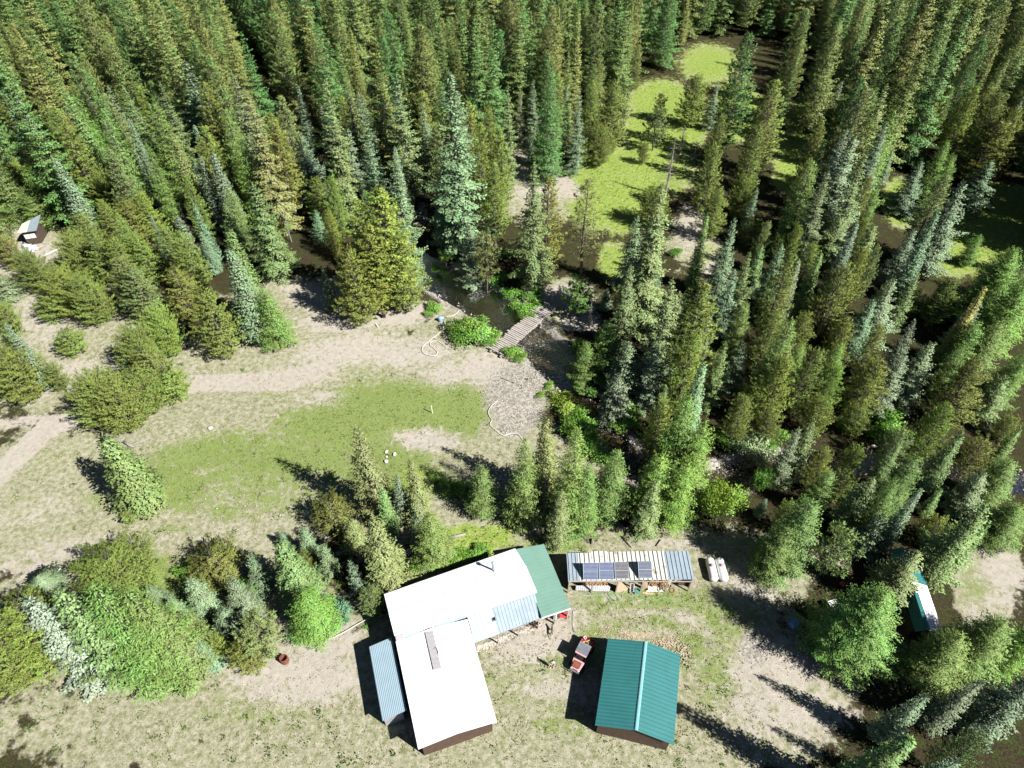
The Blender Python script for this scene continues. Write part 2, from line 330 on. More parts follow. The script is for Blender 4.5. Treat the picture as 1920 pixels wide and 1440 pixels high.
def mixc(f, a, c):
    n = N.new('ShaderNodeMix'); n.data_type = 'RGBA'; L.new(f, n.inputs[0]); L.new(a, n.inputs[6]); L.new(c, n.inputs[7]); return n.outputs[2]
n1, n2, n3, n4, n5 = noise(.35, 8, .7), noise(1.6, 8, .72), noise(6, 6, .75), noise(14, 4, .7), noise(.9, 8, .75, .6)
duff = mixc(mask(n5, n3, .5, .48, .62), ramp(n3, .3, (.014, .012, .007, 1), .7, (.075, .052, .032, 1)), ramp(n3, .3, (.018, .028, .008, 1), .7, (.06, .085, .022, 1)))  # forest litter, its colour darkened to deepen the shade between trees
dry = ramp(n2, .36, (.16, .175, .08, 1), .60, (.42, .39, .31, 1))
dry = mixc(mask(n4, n3, .5, .53, .68), dry, ramp(n3, .3, (.13, .17, .05, 1), .7, (.22, .24, .09, 1)))
grs = ramp(n3, .3, (.10, .155, .032, 1), .70, (.27, .32, .115, 1))
lsh = mixc(mask(n2, n3, .4, .45, .62), ramp(n3, .28, (.09, .16, .018, 1), .70, (.27, .38, .06, 1)), ramp(n3, .3, (.20, .25, .06, 1), .7, (.40, .44, .17, 1)))
brc = ramp(n2, .3, (.32, .29, .24, 1), .7, (.47, .435, .375, 1))
vo = N.new('ShaderNodeTexVoronoi'); vo.inputs['Scale'].default_value = 4.2; L.new(tc.outputs['Object'], vo.inputs['Vector'])
vs_ = N.new('ShaderNodeSeparateColor'); L.new(vo.outputs['Color'], vs_.inputs[0])
grv = ramp(vs_.outputs[0], .1, (.20, .18, .15, 1), .9, (.42, .395, .355, 1))
v2 = N.new('ShaderNodeTexVoronoi'); v2.inputs['Scale'].default_value = 4.0; L.new(tc.outputs['Object'], v2.inputs['Vector'])
v2s = N.new('ShaderNodeSeparateColor'); L.new(v2.outputs['Color'], v2s.inputs[0])
bdc = ramp(v2s.outputs[0], .15, (.045, .034, .018, 1), .97, (.25, .20, .125, 1))
col = mixc(mask(zB[1], n1, .7), duff, dry)
col = mixc(mask(zA[0], M2('ADD', M2('MULTIPLY', n5, .72), M2('MULTIPLY', n3, .28)), 1.35, .34, .70), col, grs)
col = mixc(mask(zA[1], M2('ADD', M2('MULTIPLY', n5, .6), M2('MULTIPLY', n3, .4)), 1.2, .35, .62), col, lsh)
col = mixc(mask(zA[2], n5, 1.1, .38, .68), col, brc)
col = mixc(mask(zB[0], n3, .8, .40, .62), col, grv)
col = mixc(mask(zB[2], n3, .3), col, bdc)
L.new(col, b.inputs['Base Color'])
bp = N.new('ShaderNodeBump'); bp.inputs['Strength'].default_value = .7; bp.inputs['Distance'].default_value = .12
L.new(M2('ADD', n3, M2('MULTIPLY', n4, .5)), bp.inputs['Height']); L.new(bp.outputs[0], b.inputs['Normal'])
gme = np_mesh('ground', me_v, gf, [gm], smooth=True)
for nm, arrs in (('zone_a', (grass, lush, bare)), ('zone_b', (gravel, clearing, bed))):
    a = gme.color_attributes.new(nm, 'FLOAT_COLOR', 'POINT'); a.data.foreach_set('color', np.stack([*arrs, np.ones_like(GX)], -1).astype(np.float32).ravel())
tag(link(bpy.data.objects.new('ground', gme)), kind='structure')
# the creek's water sheet
wv = []; 
for i in range(len(CL)):
    a = CL[max(i - 1, 0)][:2]; c = CL[min(i + 1, len(CL) - 1)][:2]; d = (c - a) / np.linalg.norm(c - a); n_ = np.array([-d[1], d[0]]); w = CL[i][2] / 2 + .35
    for k in np.linspace(-1, 1, 7): wv.append((*(CL[i][:2] + n_ * w * k), -.62))
wf = [(i * 7 + k, i * 7 + k + 1, (i + 1) * 7 + k + 1, (i + 1) * 7 + k) for i in range(len(CL) - 1) for k in range(6)]
wm = bpy.data.materials.new('creek_water'); t, N, L = nodes(wm); N.remove(N['Principled BSDF'])
tp = N.new('ShaderNodeBsdfTransparent'); tp.inputs[0].default_value = (.55, .52, .42, 1); gl = N.new('ShaderNodeBsdfGlossy'); gl.inputs['Roughness'].default_value = .06
fr = N.new('ShaderNodeFresnel'); fr.inputs[0].default_value = 1.33; ms = N.new('ShaderNodeMixShader'); tc = N.new('ShaderNodeTexCoord')
n_w = noise(3.2, 5, .6, .8); bp = N.new('ShaderNodeBump'); bp.inputs['Strength'].default_value = .6; bp.inputs['Distance'].default_value = .1
L.new(n_w, bp.inputs['Height']); L.new(bp.outputs[0], gl.inputs['Normal']); L.new(bp.outputs[0], fr.inputs['Normal'])
L.new(fr.outputs[0], ms.inputs[0]); L.new(tp.outputs[0], ms.inputs[1]); L.new(gl.outputs[0], ms.inputs[2])
df = N.new('ShaderNodeBsdfDiffuse'); df.inputs[0].default_value = (.75, .78, .8, 1); m2 = N.new('ShaderNodeMixShader')     # riffles of broken white water
f1 = M2('MULTIPLY', mask(noise(.2, 2, .5), n_w, .02, .48, .60), mask(noise(5.0, 6, .7, 1.5), n_w, .3, .56, .70)); L.new(M2('MULTIPLY', f1, .85), m2.inputs[0])
L.new(ms.outputs[0], m2.inputs[1]); L.new(df.outputs[0], m2.inputs[2]); L.new(m2.outputs[0], N['Material Output'].inputs[0])
tag(link(bpy.data.objects.new('creek_water', np_mesh('creek_water', wv, wf, [wm], smooth=True))), kind='structure')
# loose stones (countless): creek boulders, gravel bar, stone edging
ico = []; 
def rock_field(name, pts, sizes, m, seed, squash=.6):
    r = np.random.RandomState(seed); pts = np.asarray(pts); n = len(pts)
    base = np.array([(1,0,0),(-1,0,0),(0,1,0),(0,-1,0),(0,0,1),(0,0,-1)], float); 
    tri = np.array([(0,2,4),(2,1,4),(1,3,4),(3,0,4),(2,0,5),(1,2,5),(3,1,5),(0,3,5)])
    # one level of subdivision
    vs = list(map(tuple, base)); fs = []; cache = {}
    def mid(i, j):
        k = (min(i, j), max(i, j))
        if k not in cache: p = np.array(vs[i]) + np.array(vs[j]); vs.append(tuple(p / np.linalg.norm(p))); cache[k] = len(vs) - 1
        return cache[k]
    for a, b_, c in tri: x, y, z = mid(a, b_), mid(b_, c), mid(c, a); fs += [(a, x, z), (x, b_, y), (z, y, c), (x, y, z)]
    vs = np.array(vs); fs = np.array(fs); VV = []; FF = []
    for i in range(n):
        j = vs * (1 + (r.rand(len(vs), 1) - .5) * .5) * sizes[i] * np.array([1, r.uniform(.6, 1), squash * r.uniform(.7, 1)]); a = r.rand() * 6.28
        R = np.array([[math.cos(a), -math.sin(a), 0], [math.sin(a), math.cos(a), 0], [0, 0, 1]]); VV.append(j @ R.T + pts[i]); FF.append(fs + i * len(vs))
    me = np_mesh(name, np.concatenate(VV), np.concatenate(FF), [m]); return link(bpy.data.objects.new(name, me))
r = np.random.RandomState(11); pts = []; sz = []
cand = [(i, r.rand()) for i in r.randint(0, len(CL) - 1, 1500)]
for i, f in cand:
    p = CL[i] * (1 - f) + CL[i + 1] * f
    if Q(p[0], p[1])[1] < 500: continue
    d = CL[i + 1][:2] - CL[i][:2]; d /= np.linalg.norm(d); n_ = np.array([-d[1], d[0]])
    s = r.choice([-1, 1]) * (p[2] / 2) * (1 - abs(r.randn()) * .35 + .12); q = p[:2] + n_ * s + r.randn(2) * .3
    z = -.95 if abs(s) < p[2] / 2 - .5 else -.35; k = r.uniform(.07, .2) if r.rand() < .93 else r.uniform(.22, .42)
    pts.append((q[0], q[1], z + k * .25)); sz.append(k)
tag(rock_field('creek_stones', pts, sz, mat('creek_stone', (.50, .47, .42), .8, col2=(.16, .12, .08, 1), scale=.9, thr=(.38, .58)), 3), kind='stuff')
pts = []; sz = []
for (u, v, ru, rv, n) in ((965, 745, 60, 60, 500), (1000, 700, 34, 40, 200), (1120, 790, 26, 50, 200), (1400, 868, 60, 14, 260), (955, 800, 40, 20, 90), (1413, 1215, 24, 30, 60), (380, 700, 120, 16, 90), (560, 660, 90, 50, 140),
                       (700, 640, 130, 30, 120), (200, 610, 60, 50, 120), (400, 790, 120, 30, 90), (450, 950, 160, 60, 150), (1180, 330, 90, 12, 90)):
    for _ in range(n):
        p = P(u + r.randn() * ru * .5, v + r.randn() * rv * .5); pts.append((p.x, p.y, .04)); sz.append(r.uniform(.03, .085) if r.rand() < .96 else .15)
tag(rock_field('gravel_stones', pts, sz, mat('pale_gravel', (.44, .41, .37), .85, col2=(.33, .30, .26, 1), scale=.8), 4), kind='stuff')
# grass tufts on the lawn and meadow (countless)
def blades(zone, n, seed, h, col, name, uvbox):
    r = np.random.RandomState(seed); out = []; zz = zone
    u = r.uniform(uvbox[0], uvbox[2], n * 3); v = r.uniform(uvbox[1], uvbox[3], n * 3)
    pp = np.array([P(a, c)[:2] for a, c in zip(u, v)])
    ix = np.clip(np.searchsorted(gx, pp[:, 0]), 0, nx - 1); iy = np.clip(np.searchsorted(gy, pp[:, 1]), 0, ny - 1)
    keep = (zone[iy, ix] > .35 + r.rand(len(pp)) * .5) & (CD[iy, ix] > .8); pp = pp[keep][:n]; zc = GZ[iy, ix][keep][:n]
    k = 5; B = np.repeat(np.column_stack([pp, zc]), k, 0) + np.column_stack([r.randn(len(pp) * k, 2) * .10, np.zeros(len(pp) * k)])
    D = r.randn(len(B), 3) * np.array([.5, .5, 0]) + (0, 0, 1); D /= np.linalg.norm(D, axis=1)[:, None]; Nn = r.randn(len(B), 3)
    return leafquads_np(B, D, Nn, h * r.uniform(.5, 1.3, len(B)), .05 + .05 * r.rand(len(B)))
def leafquads_np(P0, D, N_, Ln, W):
    Sx = np.cross(D, N_); Sx /= np.linalg.norm(Sx, axis=1)[:, None] + 1e-9; Ln = np.asarray(Ln)[:, None]; W = np.asarray(W)[:, None] / 2
    V = np.stack([P0, P0 + D * Ln * .45 + Sx * W, P0 + D * Ln, P0 + D * Ln * .45 - Sx * W], 1); return V.reshape(-1, 3)
def quads_obj(name, V, m):
    return link(bpy.data.objects.new(name, np_mesh(name, V, np.arange(len(V)).reshape(-1, 4), [m])))
tv = blades(grass, 9000, 21, .16, None, 'g', (0, 600, 1500, 1440))
o = tag(quads_obj('lawn_grass', tv, M['leaf']), kind='stuff'); o.color = (.16, .21, .05, 1)
tv = blades(lush, 7000, 22, .35, None, 'g', (800, 120, 1920, 1060)); o = tag(quads_obj('meadow_grass', tv, M['leaf']), kind='stuff'); o.color = (.17, .27, .035, 1)
tv = blades(clearing * .72, 7000, 23, .16, None, 'g', (0, 420, 1500, 1440)); o = tag(quads_obj('dry_grass', tv, M['leaf']), kind='stuff'); o.color = (.30, .27, .13, 1)

r = np.random.RandomState(55); cc = [P(a, b)[:2] for a, b in zip(r.uniform(0, 1500, 900), r.uniform(560, 1440, 900))]; cc = [c for c in cc if clearing[np.searchsorted(gy, c[1]), np.searchsorted(gx, c[0])] > .5 and bare[np.searchsorted(gy, c[1]), np.searchsorted(gx, c[0])] < .35][:420]
cc = np.array(cc); k = 16; q = np.repeat(np.arange(len(cc)), k); B0 = np.column_stack([cc[q] + r.randn(len(q), 2) * (.12 + .28 * r.rand(len(cc)))[q][:, None], np.full(len(q), .02)])
D0 = unit_np(r.randn(len(q), 3) * .7 + (0, 0, .6)) if False else (lambda a: a / np.linalg.norm(a, axis=1)[:, None])(r.randn(len(q), 3) * .7 + np.array((0, 0, .7)))
o = tag(quads_obj('weeds', leafquads_np(B0, D0, r.randn(len(q), 3) + np.array((0, 0, 1.)), .16 + .14 * r.rand(len(q)), .10 + .08 * r.rand(len(q))), M['leaf']), kind='stuff'); o.color = (.13, .19, .045, 1)
# ---------------------------------------------------------------- tree builders (crown + trunk meshes, unit shapes at real size)
def unit(a): return a / (np.linalg.norm(a, axis=-1, keepdims=True) + 1e-9)
class Tree:
    def __init__(s, seed): s.r = np.random.RandomState(seed); s.V = []; s.tv = []; s.tf = []; s.nt = 0
    def leaves(s, P0, D, N_, Ln, W): s.V.append(leafquads_np(P0, unit(D), unit(N_), Ln, W))
    def cone(s, pts, rad, n=5):
        pts = np.asarray(pts, float); b0 = sum(len(a) for a in s.tv)
        for i, (p, rr) in enumerate(zip(pts, rad)):
            d = unit(pts[min(i + 1, len(pts) - 1)] - pts[max(i - 1, 0)]); a = unit(np.cross(d, (0.3, 1, .2))); c = np.cross(d, a)
            an = np.arange(n) * 2 * math.pi / n; s.tv.append(p + rr * (np.cos(an)[:, None] * a + np.sin(an)[:, None] * c))
        s.tf += [(b0 + i * n + k, b0 + i * n + (k + 1) % n, b0 + (i + 1) * n + (k + 1) % n, b0 + (i + 1) * n + k) for i in range(len(pts) - 1) for k in range(n)]
    def trunk(s, h, r0, n=8, wob=.15):
        z = np.linspace(-.5, h * .985, 9); x = np.cumsum(s.r.randn(9)) * wob * .4; y = np.cumsum(s.r.randn(9)) * wob * .4; x[:2] = 0; y[:2] = 0
        x[-1] = 0; y[-1] = 0; t = np.linspace(0, 1, 9); s.cone(np.column_stack([x * (1 - t), y * (1 - t), z]), r0 * (1 - t) ** .8 + .02, n); s.nt = len(s.tf); s.nv = sum(len(a) for a in s.tv)
    def meshes(s, name):
        V = np.concatenate(s.V) if s.V else None
        cm = np_mesh(name + '_crown', V, np.arange(len(V)).reshape(-1, 4), [M['needle']]) if V is not None else None
        return cm, s.tv, s.tf
def conifer(name, seed, h, r, z0=.06, gap=.45, per=6, lo=-.25, hi=.6, prof=1.0, tw=.42, pl=.36, pw=.13, fuzz=1.0, droop=.25, irregular=.25, bare=0.0, leafmat='needle', upturn=.12):
    T = Tree(seed); R = T.r; T.trunk(h, .012 * h + .06); z = h * z0
    lobes = 1 + irregular * .6 * np.sin(np.arange(3)[:, None] * 2.1 + R.rand(3, 1) * 6)
    while z < h - .25:
        t = (z / h - z0) / (1 - z0); rr = r * ((1 - t) ** prof) * (.35 + .65 * min(1, t / .10 + .35)) + .12
        n = max(3, int(per * (0.6 + .5 * (rr / r)) + R.rand()))
        for k in range(n):
            if R.rand() < bare: continue
            a = 2 * math.pi * (k + R.rand() * .8) / n + z * 1.7; Lb = rr * R.uniform(1 - irregular * 1.2, 1 + irregular * .5) * (1 + irregular * .45 * math.sin(a * 2 + z * .8 + seed) * math.sin(a + z * .37))
            e = lo + (hi - lo) * t + R.randn() * .08; zz = z + R.randn() * .1
            u_ = np.array([math.cos(a), math.sin(a), 0]); sd = np.array([-math.sin(a), math.cos(a), 0])
            def pt(s_): s_ = np.asarray(s_)[:, None]; return u_ * Lb * s_ + np.array([0, 0, 1]) * (zz + Lb * (math.tan(e) * s_ - droop * s_ ** 2 + upturn * 2 * s_ ** 4))
            if Lb > .8: T.cone(pt([0, .35, .8]), [.012 * Lb + .012, .009 * Lb + .008, .006], 3)
            m = max(3, int(Lb / (.17 * (pl / .36)))); s_ = np.concatenate([np.linspace(.12, 1, m)] * 2) + R.randn(2 * m) * .02; sgn = np.repeat([1, -1], m)
            base = pt(s_); lt = tw * Lb * np.clip(1.02 - s_, .02, 2) ** .7 * R.uniform(.6, 1.15, 2 * m) + pl * .5
            an = R.uniform(.55, 1.1, 2 * m); dz = -.25 - .25 * R.rand(2 * m) + e * .6
            D = unit(u_ * np.cos(an)[:, None] + sd * (np.sin(an) * sgn)[:, None] + np.array([0, 0, 1]) * dz[:, None])
            kk = np.maximum(1, np.minimum(8, (lt / (pl * .62)).astype(int))); q = np.repeat(np.arange(2 * m), kk)
            fr = np.concatenate([(np.arange(c) + R.rand()) / c for c in kk]) if len(kk) else []
            P0 = base[q] + D[q] * (lt[q] * fr * .9)[:, None]; DD = D[q] + R.randn(len(q), 3) * .38 * fuzz + np.array([0, 0, .12])
            NN = np.array([0, 0, 1.0]) + R.randn(len(q), 3) * .55
            T.leaves(P0, DD, NN, pl * R.uniform(.7, 1.3, len(q)), pw * 1.25 * R.uniform(.7, 1.4, len(q)))
        z += gap * R.uniform(.7, 1.3) * (1 - .35 * t)
    c = 26; zz = h - R.rand(c) * .9; D = np.column_stack([R.randn(c, 2) * .5, np.full(c, 1.0)]); T.leaves(np.column_stack([R.randn(c, 2) * .03, zz]), D, R.randn(c, 3), .35 + R.rand(c) * .15, np.full(c, .09))
    return finish(T, name)
def pine(name, seed, h, r, z0=.12, gap=.6, per=5, tuft=7, round_=.5, pl=.34, pw=.085, sparse=0.0, lift=.5):
    T = Tree(seed); R = T.r; T.trunk(h, .011 * h + .06, wob=.35); z = h * z0
    while z < h - .2:
        t = (z / h - z0) / (1 - z0); rr = r * min(1, (1 - t) ** round_ * 1.12) * (.55 + .45 * min(1, t / .2)) + .15
        n = max(3, int(per * (.6 + .5 * rr / r) + R.rand()))
        for k in range(n):
            if R.rand() < sparse: continue
            a = 2 * math.pi * (k + R.rand() * .9) / n + z * 2.3; Lb = rr * R.uniform(.55, 1.18); e = .0 + .75 * t + R.randn() * .1
            u_ = np.array([math.cos(a), math.sin(a), 0]); sd = np.array([-math.sin(a), math.cos(a), 0]); zz = z
            def pt(s_): s_ = np.asarray(s_)[:, None]; return u_ * Lb * s_ + np.array([0, 0, 1]) * (zz + Lb * (math.tan(e) * s_ * .8 + .28 * s_ ** 2))
            T.cone(pt([0, .4, .9]), [.014 * Lb + .012, .01 * Lb + .008, .008], 3)
            m = max(4, int(Lb / (.2 * pl / .34))); s_ = 1 - .72 * R.rand(m) ** 1.25; sg = R.uniform(-1, 1, m); lt = .40 * Lb * np.clip(1.1 - s_, .05, 2) + .12
            tip = pt(s_) + sd * (sg * lt)[:, None] + u_ * (abs(sg) * lt * .5)[:, None] + np.array([0, 0, 1]) * (R.rand(m) * .3 * lt + .05)[:, None]
            TD = unit(u_ * .7 + sd * (sg * .6)[:, None] + np.array([0, 0, lift + .5 * t]) + R.randn(m, 3) * .15); q = np.repeat(np.arange(m), tuft)
            D = TD[q] + R.randn(len(q), 3) * .62; P0 = tip[q] - TD[q] * (R.rand(len(q)) * .28)[:, None]
            T.leaves(P0, D, R.randn(len(q), 3) + np.array([0, 0, .6]), pl * R.uniform(.7, 1.25, len(q)), pw * R.uniform(.8, 1.5, len(q)))
        z += gap * R.uniform(.65, 1.3) * (1 - .3 * t)
    return finish(T, name)
def bush(name, seed, h, r, n=2600, lobes=9, ls=.2, lm='leaf'):
    T = Tree(seed); R = T.r
    C = []
    for i in range(lobes):
        a = R.rand() * 6.28; d = r * .62 * math.sqrt(R.rand()); zz = h * R.uniform(.35, .78); C.append((d * math.cos(a), d * math.sin(a), zz, r * R.uniform(.32, .52)))
        T.cone([(0, 0, -.2), (d * .4 * math.cos(a), d * .4 * math.sin(a), zz * .45), (d * math.cos(a), d * math.sin(a), zz)], [.05, .035, .015], 4)
    C = np.array(C); q = R.randint(0, lobes, n); D = unit(R.randn(n, 3)); D[:, 2] = np.where(D[:, 2] < -.35, -D[:, 2], D[:, 2])
    rad = C[q, 3] * (R.rand(n) ** .35) * (1 + .25 * np.sin(D[:, 0] * 7 + q) * np.cos(D[:, 1] * 8)); P0 = C[q, :3] + D * rad[:, None] * np.array([1, 1, .9 * h / (2 * r) + .35])
    P0[:, 2] = np.maximum(P0[:, 2], .05); T.leaves(P0, D + R.randn(n, 3) * .6, D + R.randn(n, 3) * .6, ls * R.uniform(.7, 1.4, n), ls * .55 * R.uniform(.7, 1.4, n))
    return finish(T, name, lm)
def snag(name, seed, h, r, n=90, up=-.1):
    T = Tree(seed); R = T.r; T.trunk(h, .011 * h + .05, wob=.3)
    for i in range(n):
        z = h * (.15 + .83 * R.rand()); t = z / h; L_ = r * (1.1 - t) * R.uniform(.4, 1.1) + .2; a = R.rand() * 6.28; u_ = np.array([math.cos(a), math.sin(a), 0]); p0 = np.array([0, 0, z])
        mid_ = p0 + u_ * L_ * .5 + np.array([0, 0, up * L_ * .5]); e = p0 + u_ * L_ + np.array([0, 0, up * L_ + R.randn() * .1]); T.cone([p0, mid_, e], [.03, .02, .006], 3)
        for j in range(2): T.cone([mid_, mid_ + (u_ + R.randn(3) * .6) * L_ * .3], [.012, .004], 3)
    return finish(T, name)
class Kind: pass
def finish(T, name, lm='needle'):
    k = Kind(); k.name = name; tv = np.concatenate(T.tv); tf = np.array(T.tf); nt = T.nt
    k.trunk = np_mesh('trunk', tv[:T.nv], tf[:nt], [M['bark']]) if nt else None
    LV, LF = tv, tf[nt:]                              # limbs belong to the crown
    if nt: LV = tv[T.nv:]; LF = tf[nt:] - T.nv
    V = np.concatenate(T.V) if T.V else np.zeros((0, 3)); nl = len(V) // 4
    A = np.concatenate([V, LV]); Fq = np.concatenate([np.arange(len(V)).reshape(-1, 4), LF + len(V)]); mi = np.concatenate([np.zeros(nl, int), np.ones(len(LF), int)])
    k.crown = np_mesh('crown', A, Fq, [M[lm], M['bark']], mi=mi)
    B = V if nl else A; k.h = B[:, 2].max(); k.r = np.percentile(np.hypot(B[:, 0], B[:, 1]), 98)
    return k
K = {}
K['S'] = [conifer('s%d' % i, 10 + i, 25, 3.5, gap=.74, per=6, lo=-.30, hi=.45, prof=.85, tw=.40, pl=.32, pw=.145, irregular=.5, droop=.22, bare=.10) for i in range(4)] + \
         [conifer('s%d' % i, 30 + i, 13, 2.6, gap=.55, per=6, lo=-.25, hi=.5, prof=.85, pl=.23, pw=.10, irregular=.42, droop=.2) for i in range(3)] + \
         [conifer('s5', 35, 6, 1.7, gap=.28, per=6, lo=-.1, hi=.55, prof=.9, pl=.17, pw=.07, irregular=.3)]
K['F'] = [conifer('f%d' % i, 40 + i, 20, 1.9, gap=.46, per=7, lo=-.25, hi=.35, prof=.95, tw=.34, pl=.29, pw=.12, irregular=.16, droop=.12) for i in range(2)] + \
         [conifer('f2', 43, 9, 1.4, gap=.34, per=7, lo=-.1, hi=.45, prof=1.0, tw=.34, pl=.18, pw=.08, irregular=.14, droop=.1)]
K['L'] = [conifer('l%d' % i, 50 + i, 20, 4.0, gap=.6, per=6, lo=-.12, hi=.65, prof=.72, tw=.5, pl=.42, pw=.085, fuzz=1.2, irregular=.3, droop=.3, upturn=.2) for i in range(2)] + \
         [conifer('l%d' % i, 53 + i, 10, 3.0, gap=.42, per=7, lo=.0, hi=.7, prof=.7, tw=.5, pl=.25, pw=.06, fuzz=1.1, irregular=.32, droop=.2) for i in range(2)] + \
         [conifer('l5', 57, 15, 5.4, gap=.42, per=10, lo=.0, hi=.6, prof=.75, tw=.36, pl=.25, pw=.065, fuzz=1.0, irregular=.3, droop=.2)]
K['P'] = [pine('p%d' % i, 60 + i, 20, 2.9, gap=.55, per=6, tuft=7, round_=.6) for i in range(3)] + \
         [pine('p%d' % i, 65 + i, 11, 2.6, gap=.42, per=7, tuft=7, round_=.5, pl=.22, pw=.06, z0=.05) for i in range(2)] + \
         [pine('p6', 68, 5, 1.9, gap=.3, per=7, tuft=7, round_=.45, pl=.17, pw=.045, z0=.03), pine('p7', 69, 7.5, 4.2, gap=.32, per=10, tuft=8, round_=.5, pl=.19, pw=.05, z0=.03)]
K['W'] = [pine('w0', 70, 9, 2.8, gap=.7, per=5, tuft=16, round_=.45, pl=.42, pw=.07, z0=.22, sparse=.1), pine('w1', 71, 18, 3.4, gap=.8, per=5, tuft=7, round_=.6, pl=.36, pw=.07, z0=.2, sparse=.25)]
K['D'] = [bush('d%d' % i, 80 + i, 4, 2.6, n=9000, lobes=16, ls=.19) for i in range(3)] + [bush('d4', 84, 1.6, 1.2, n=1500, lobes=8, ls=.16)]
K['K'] = [snag('k%d' % i, 90 + i, 18, 2.2, n=140) for i in range(2)]
for q in K['K']: q.trunk.materials[0] = M['greybark']; q.crown.materials[1] = M['greybark']
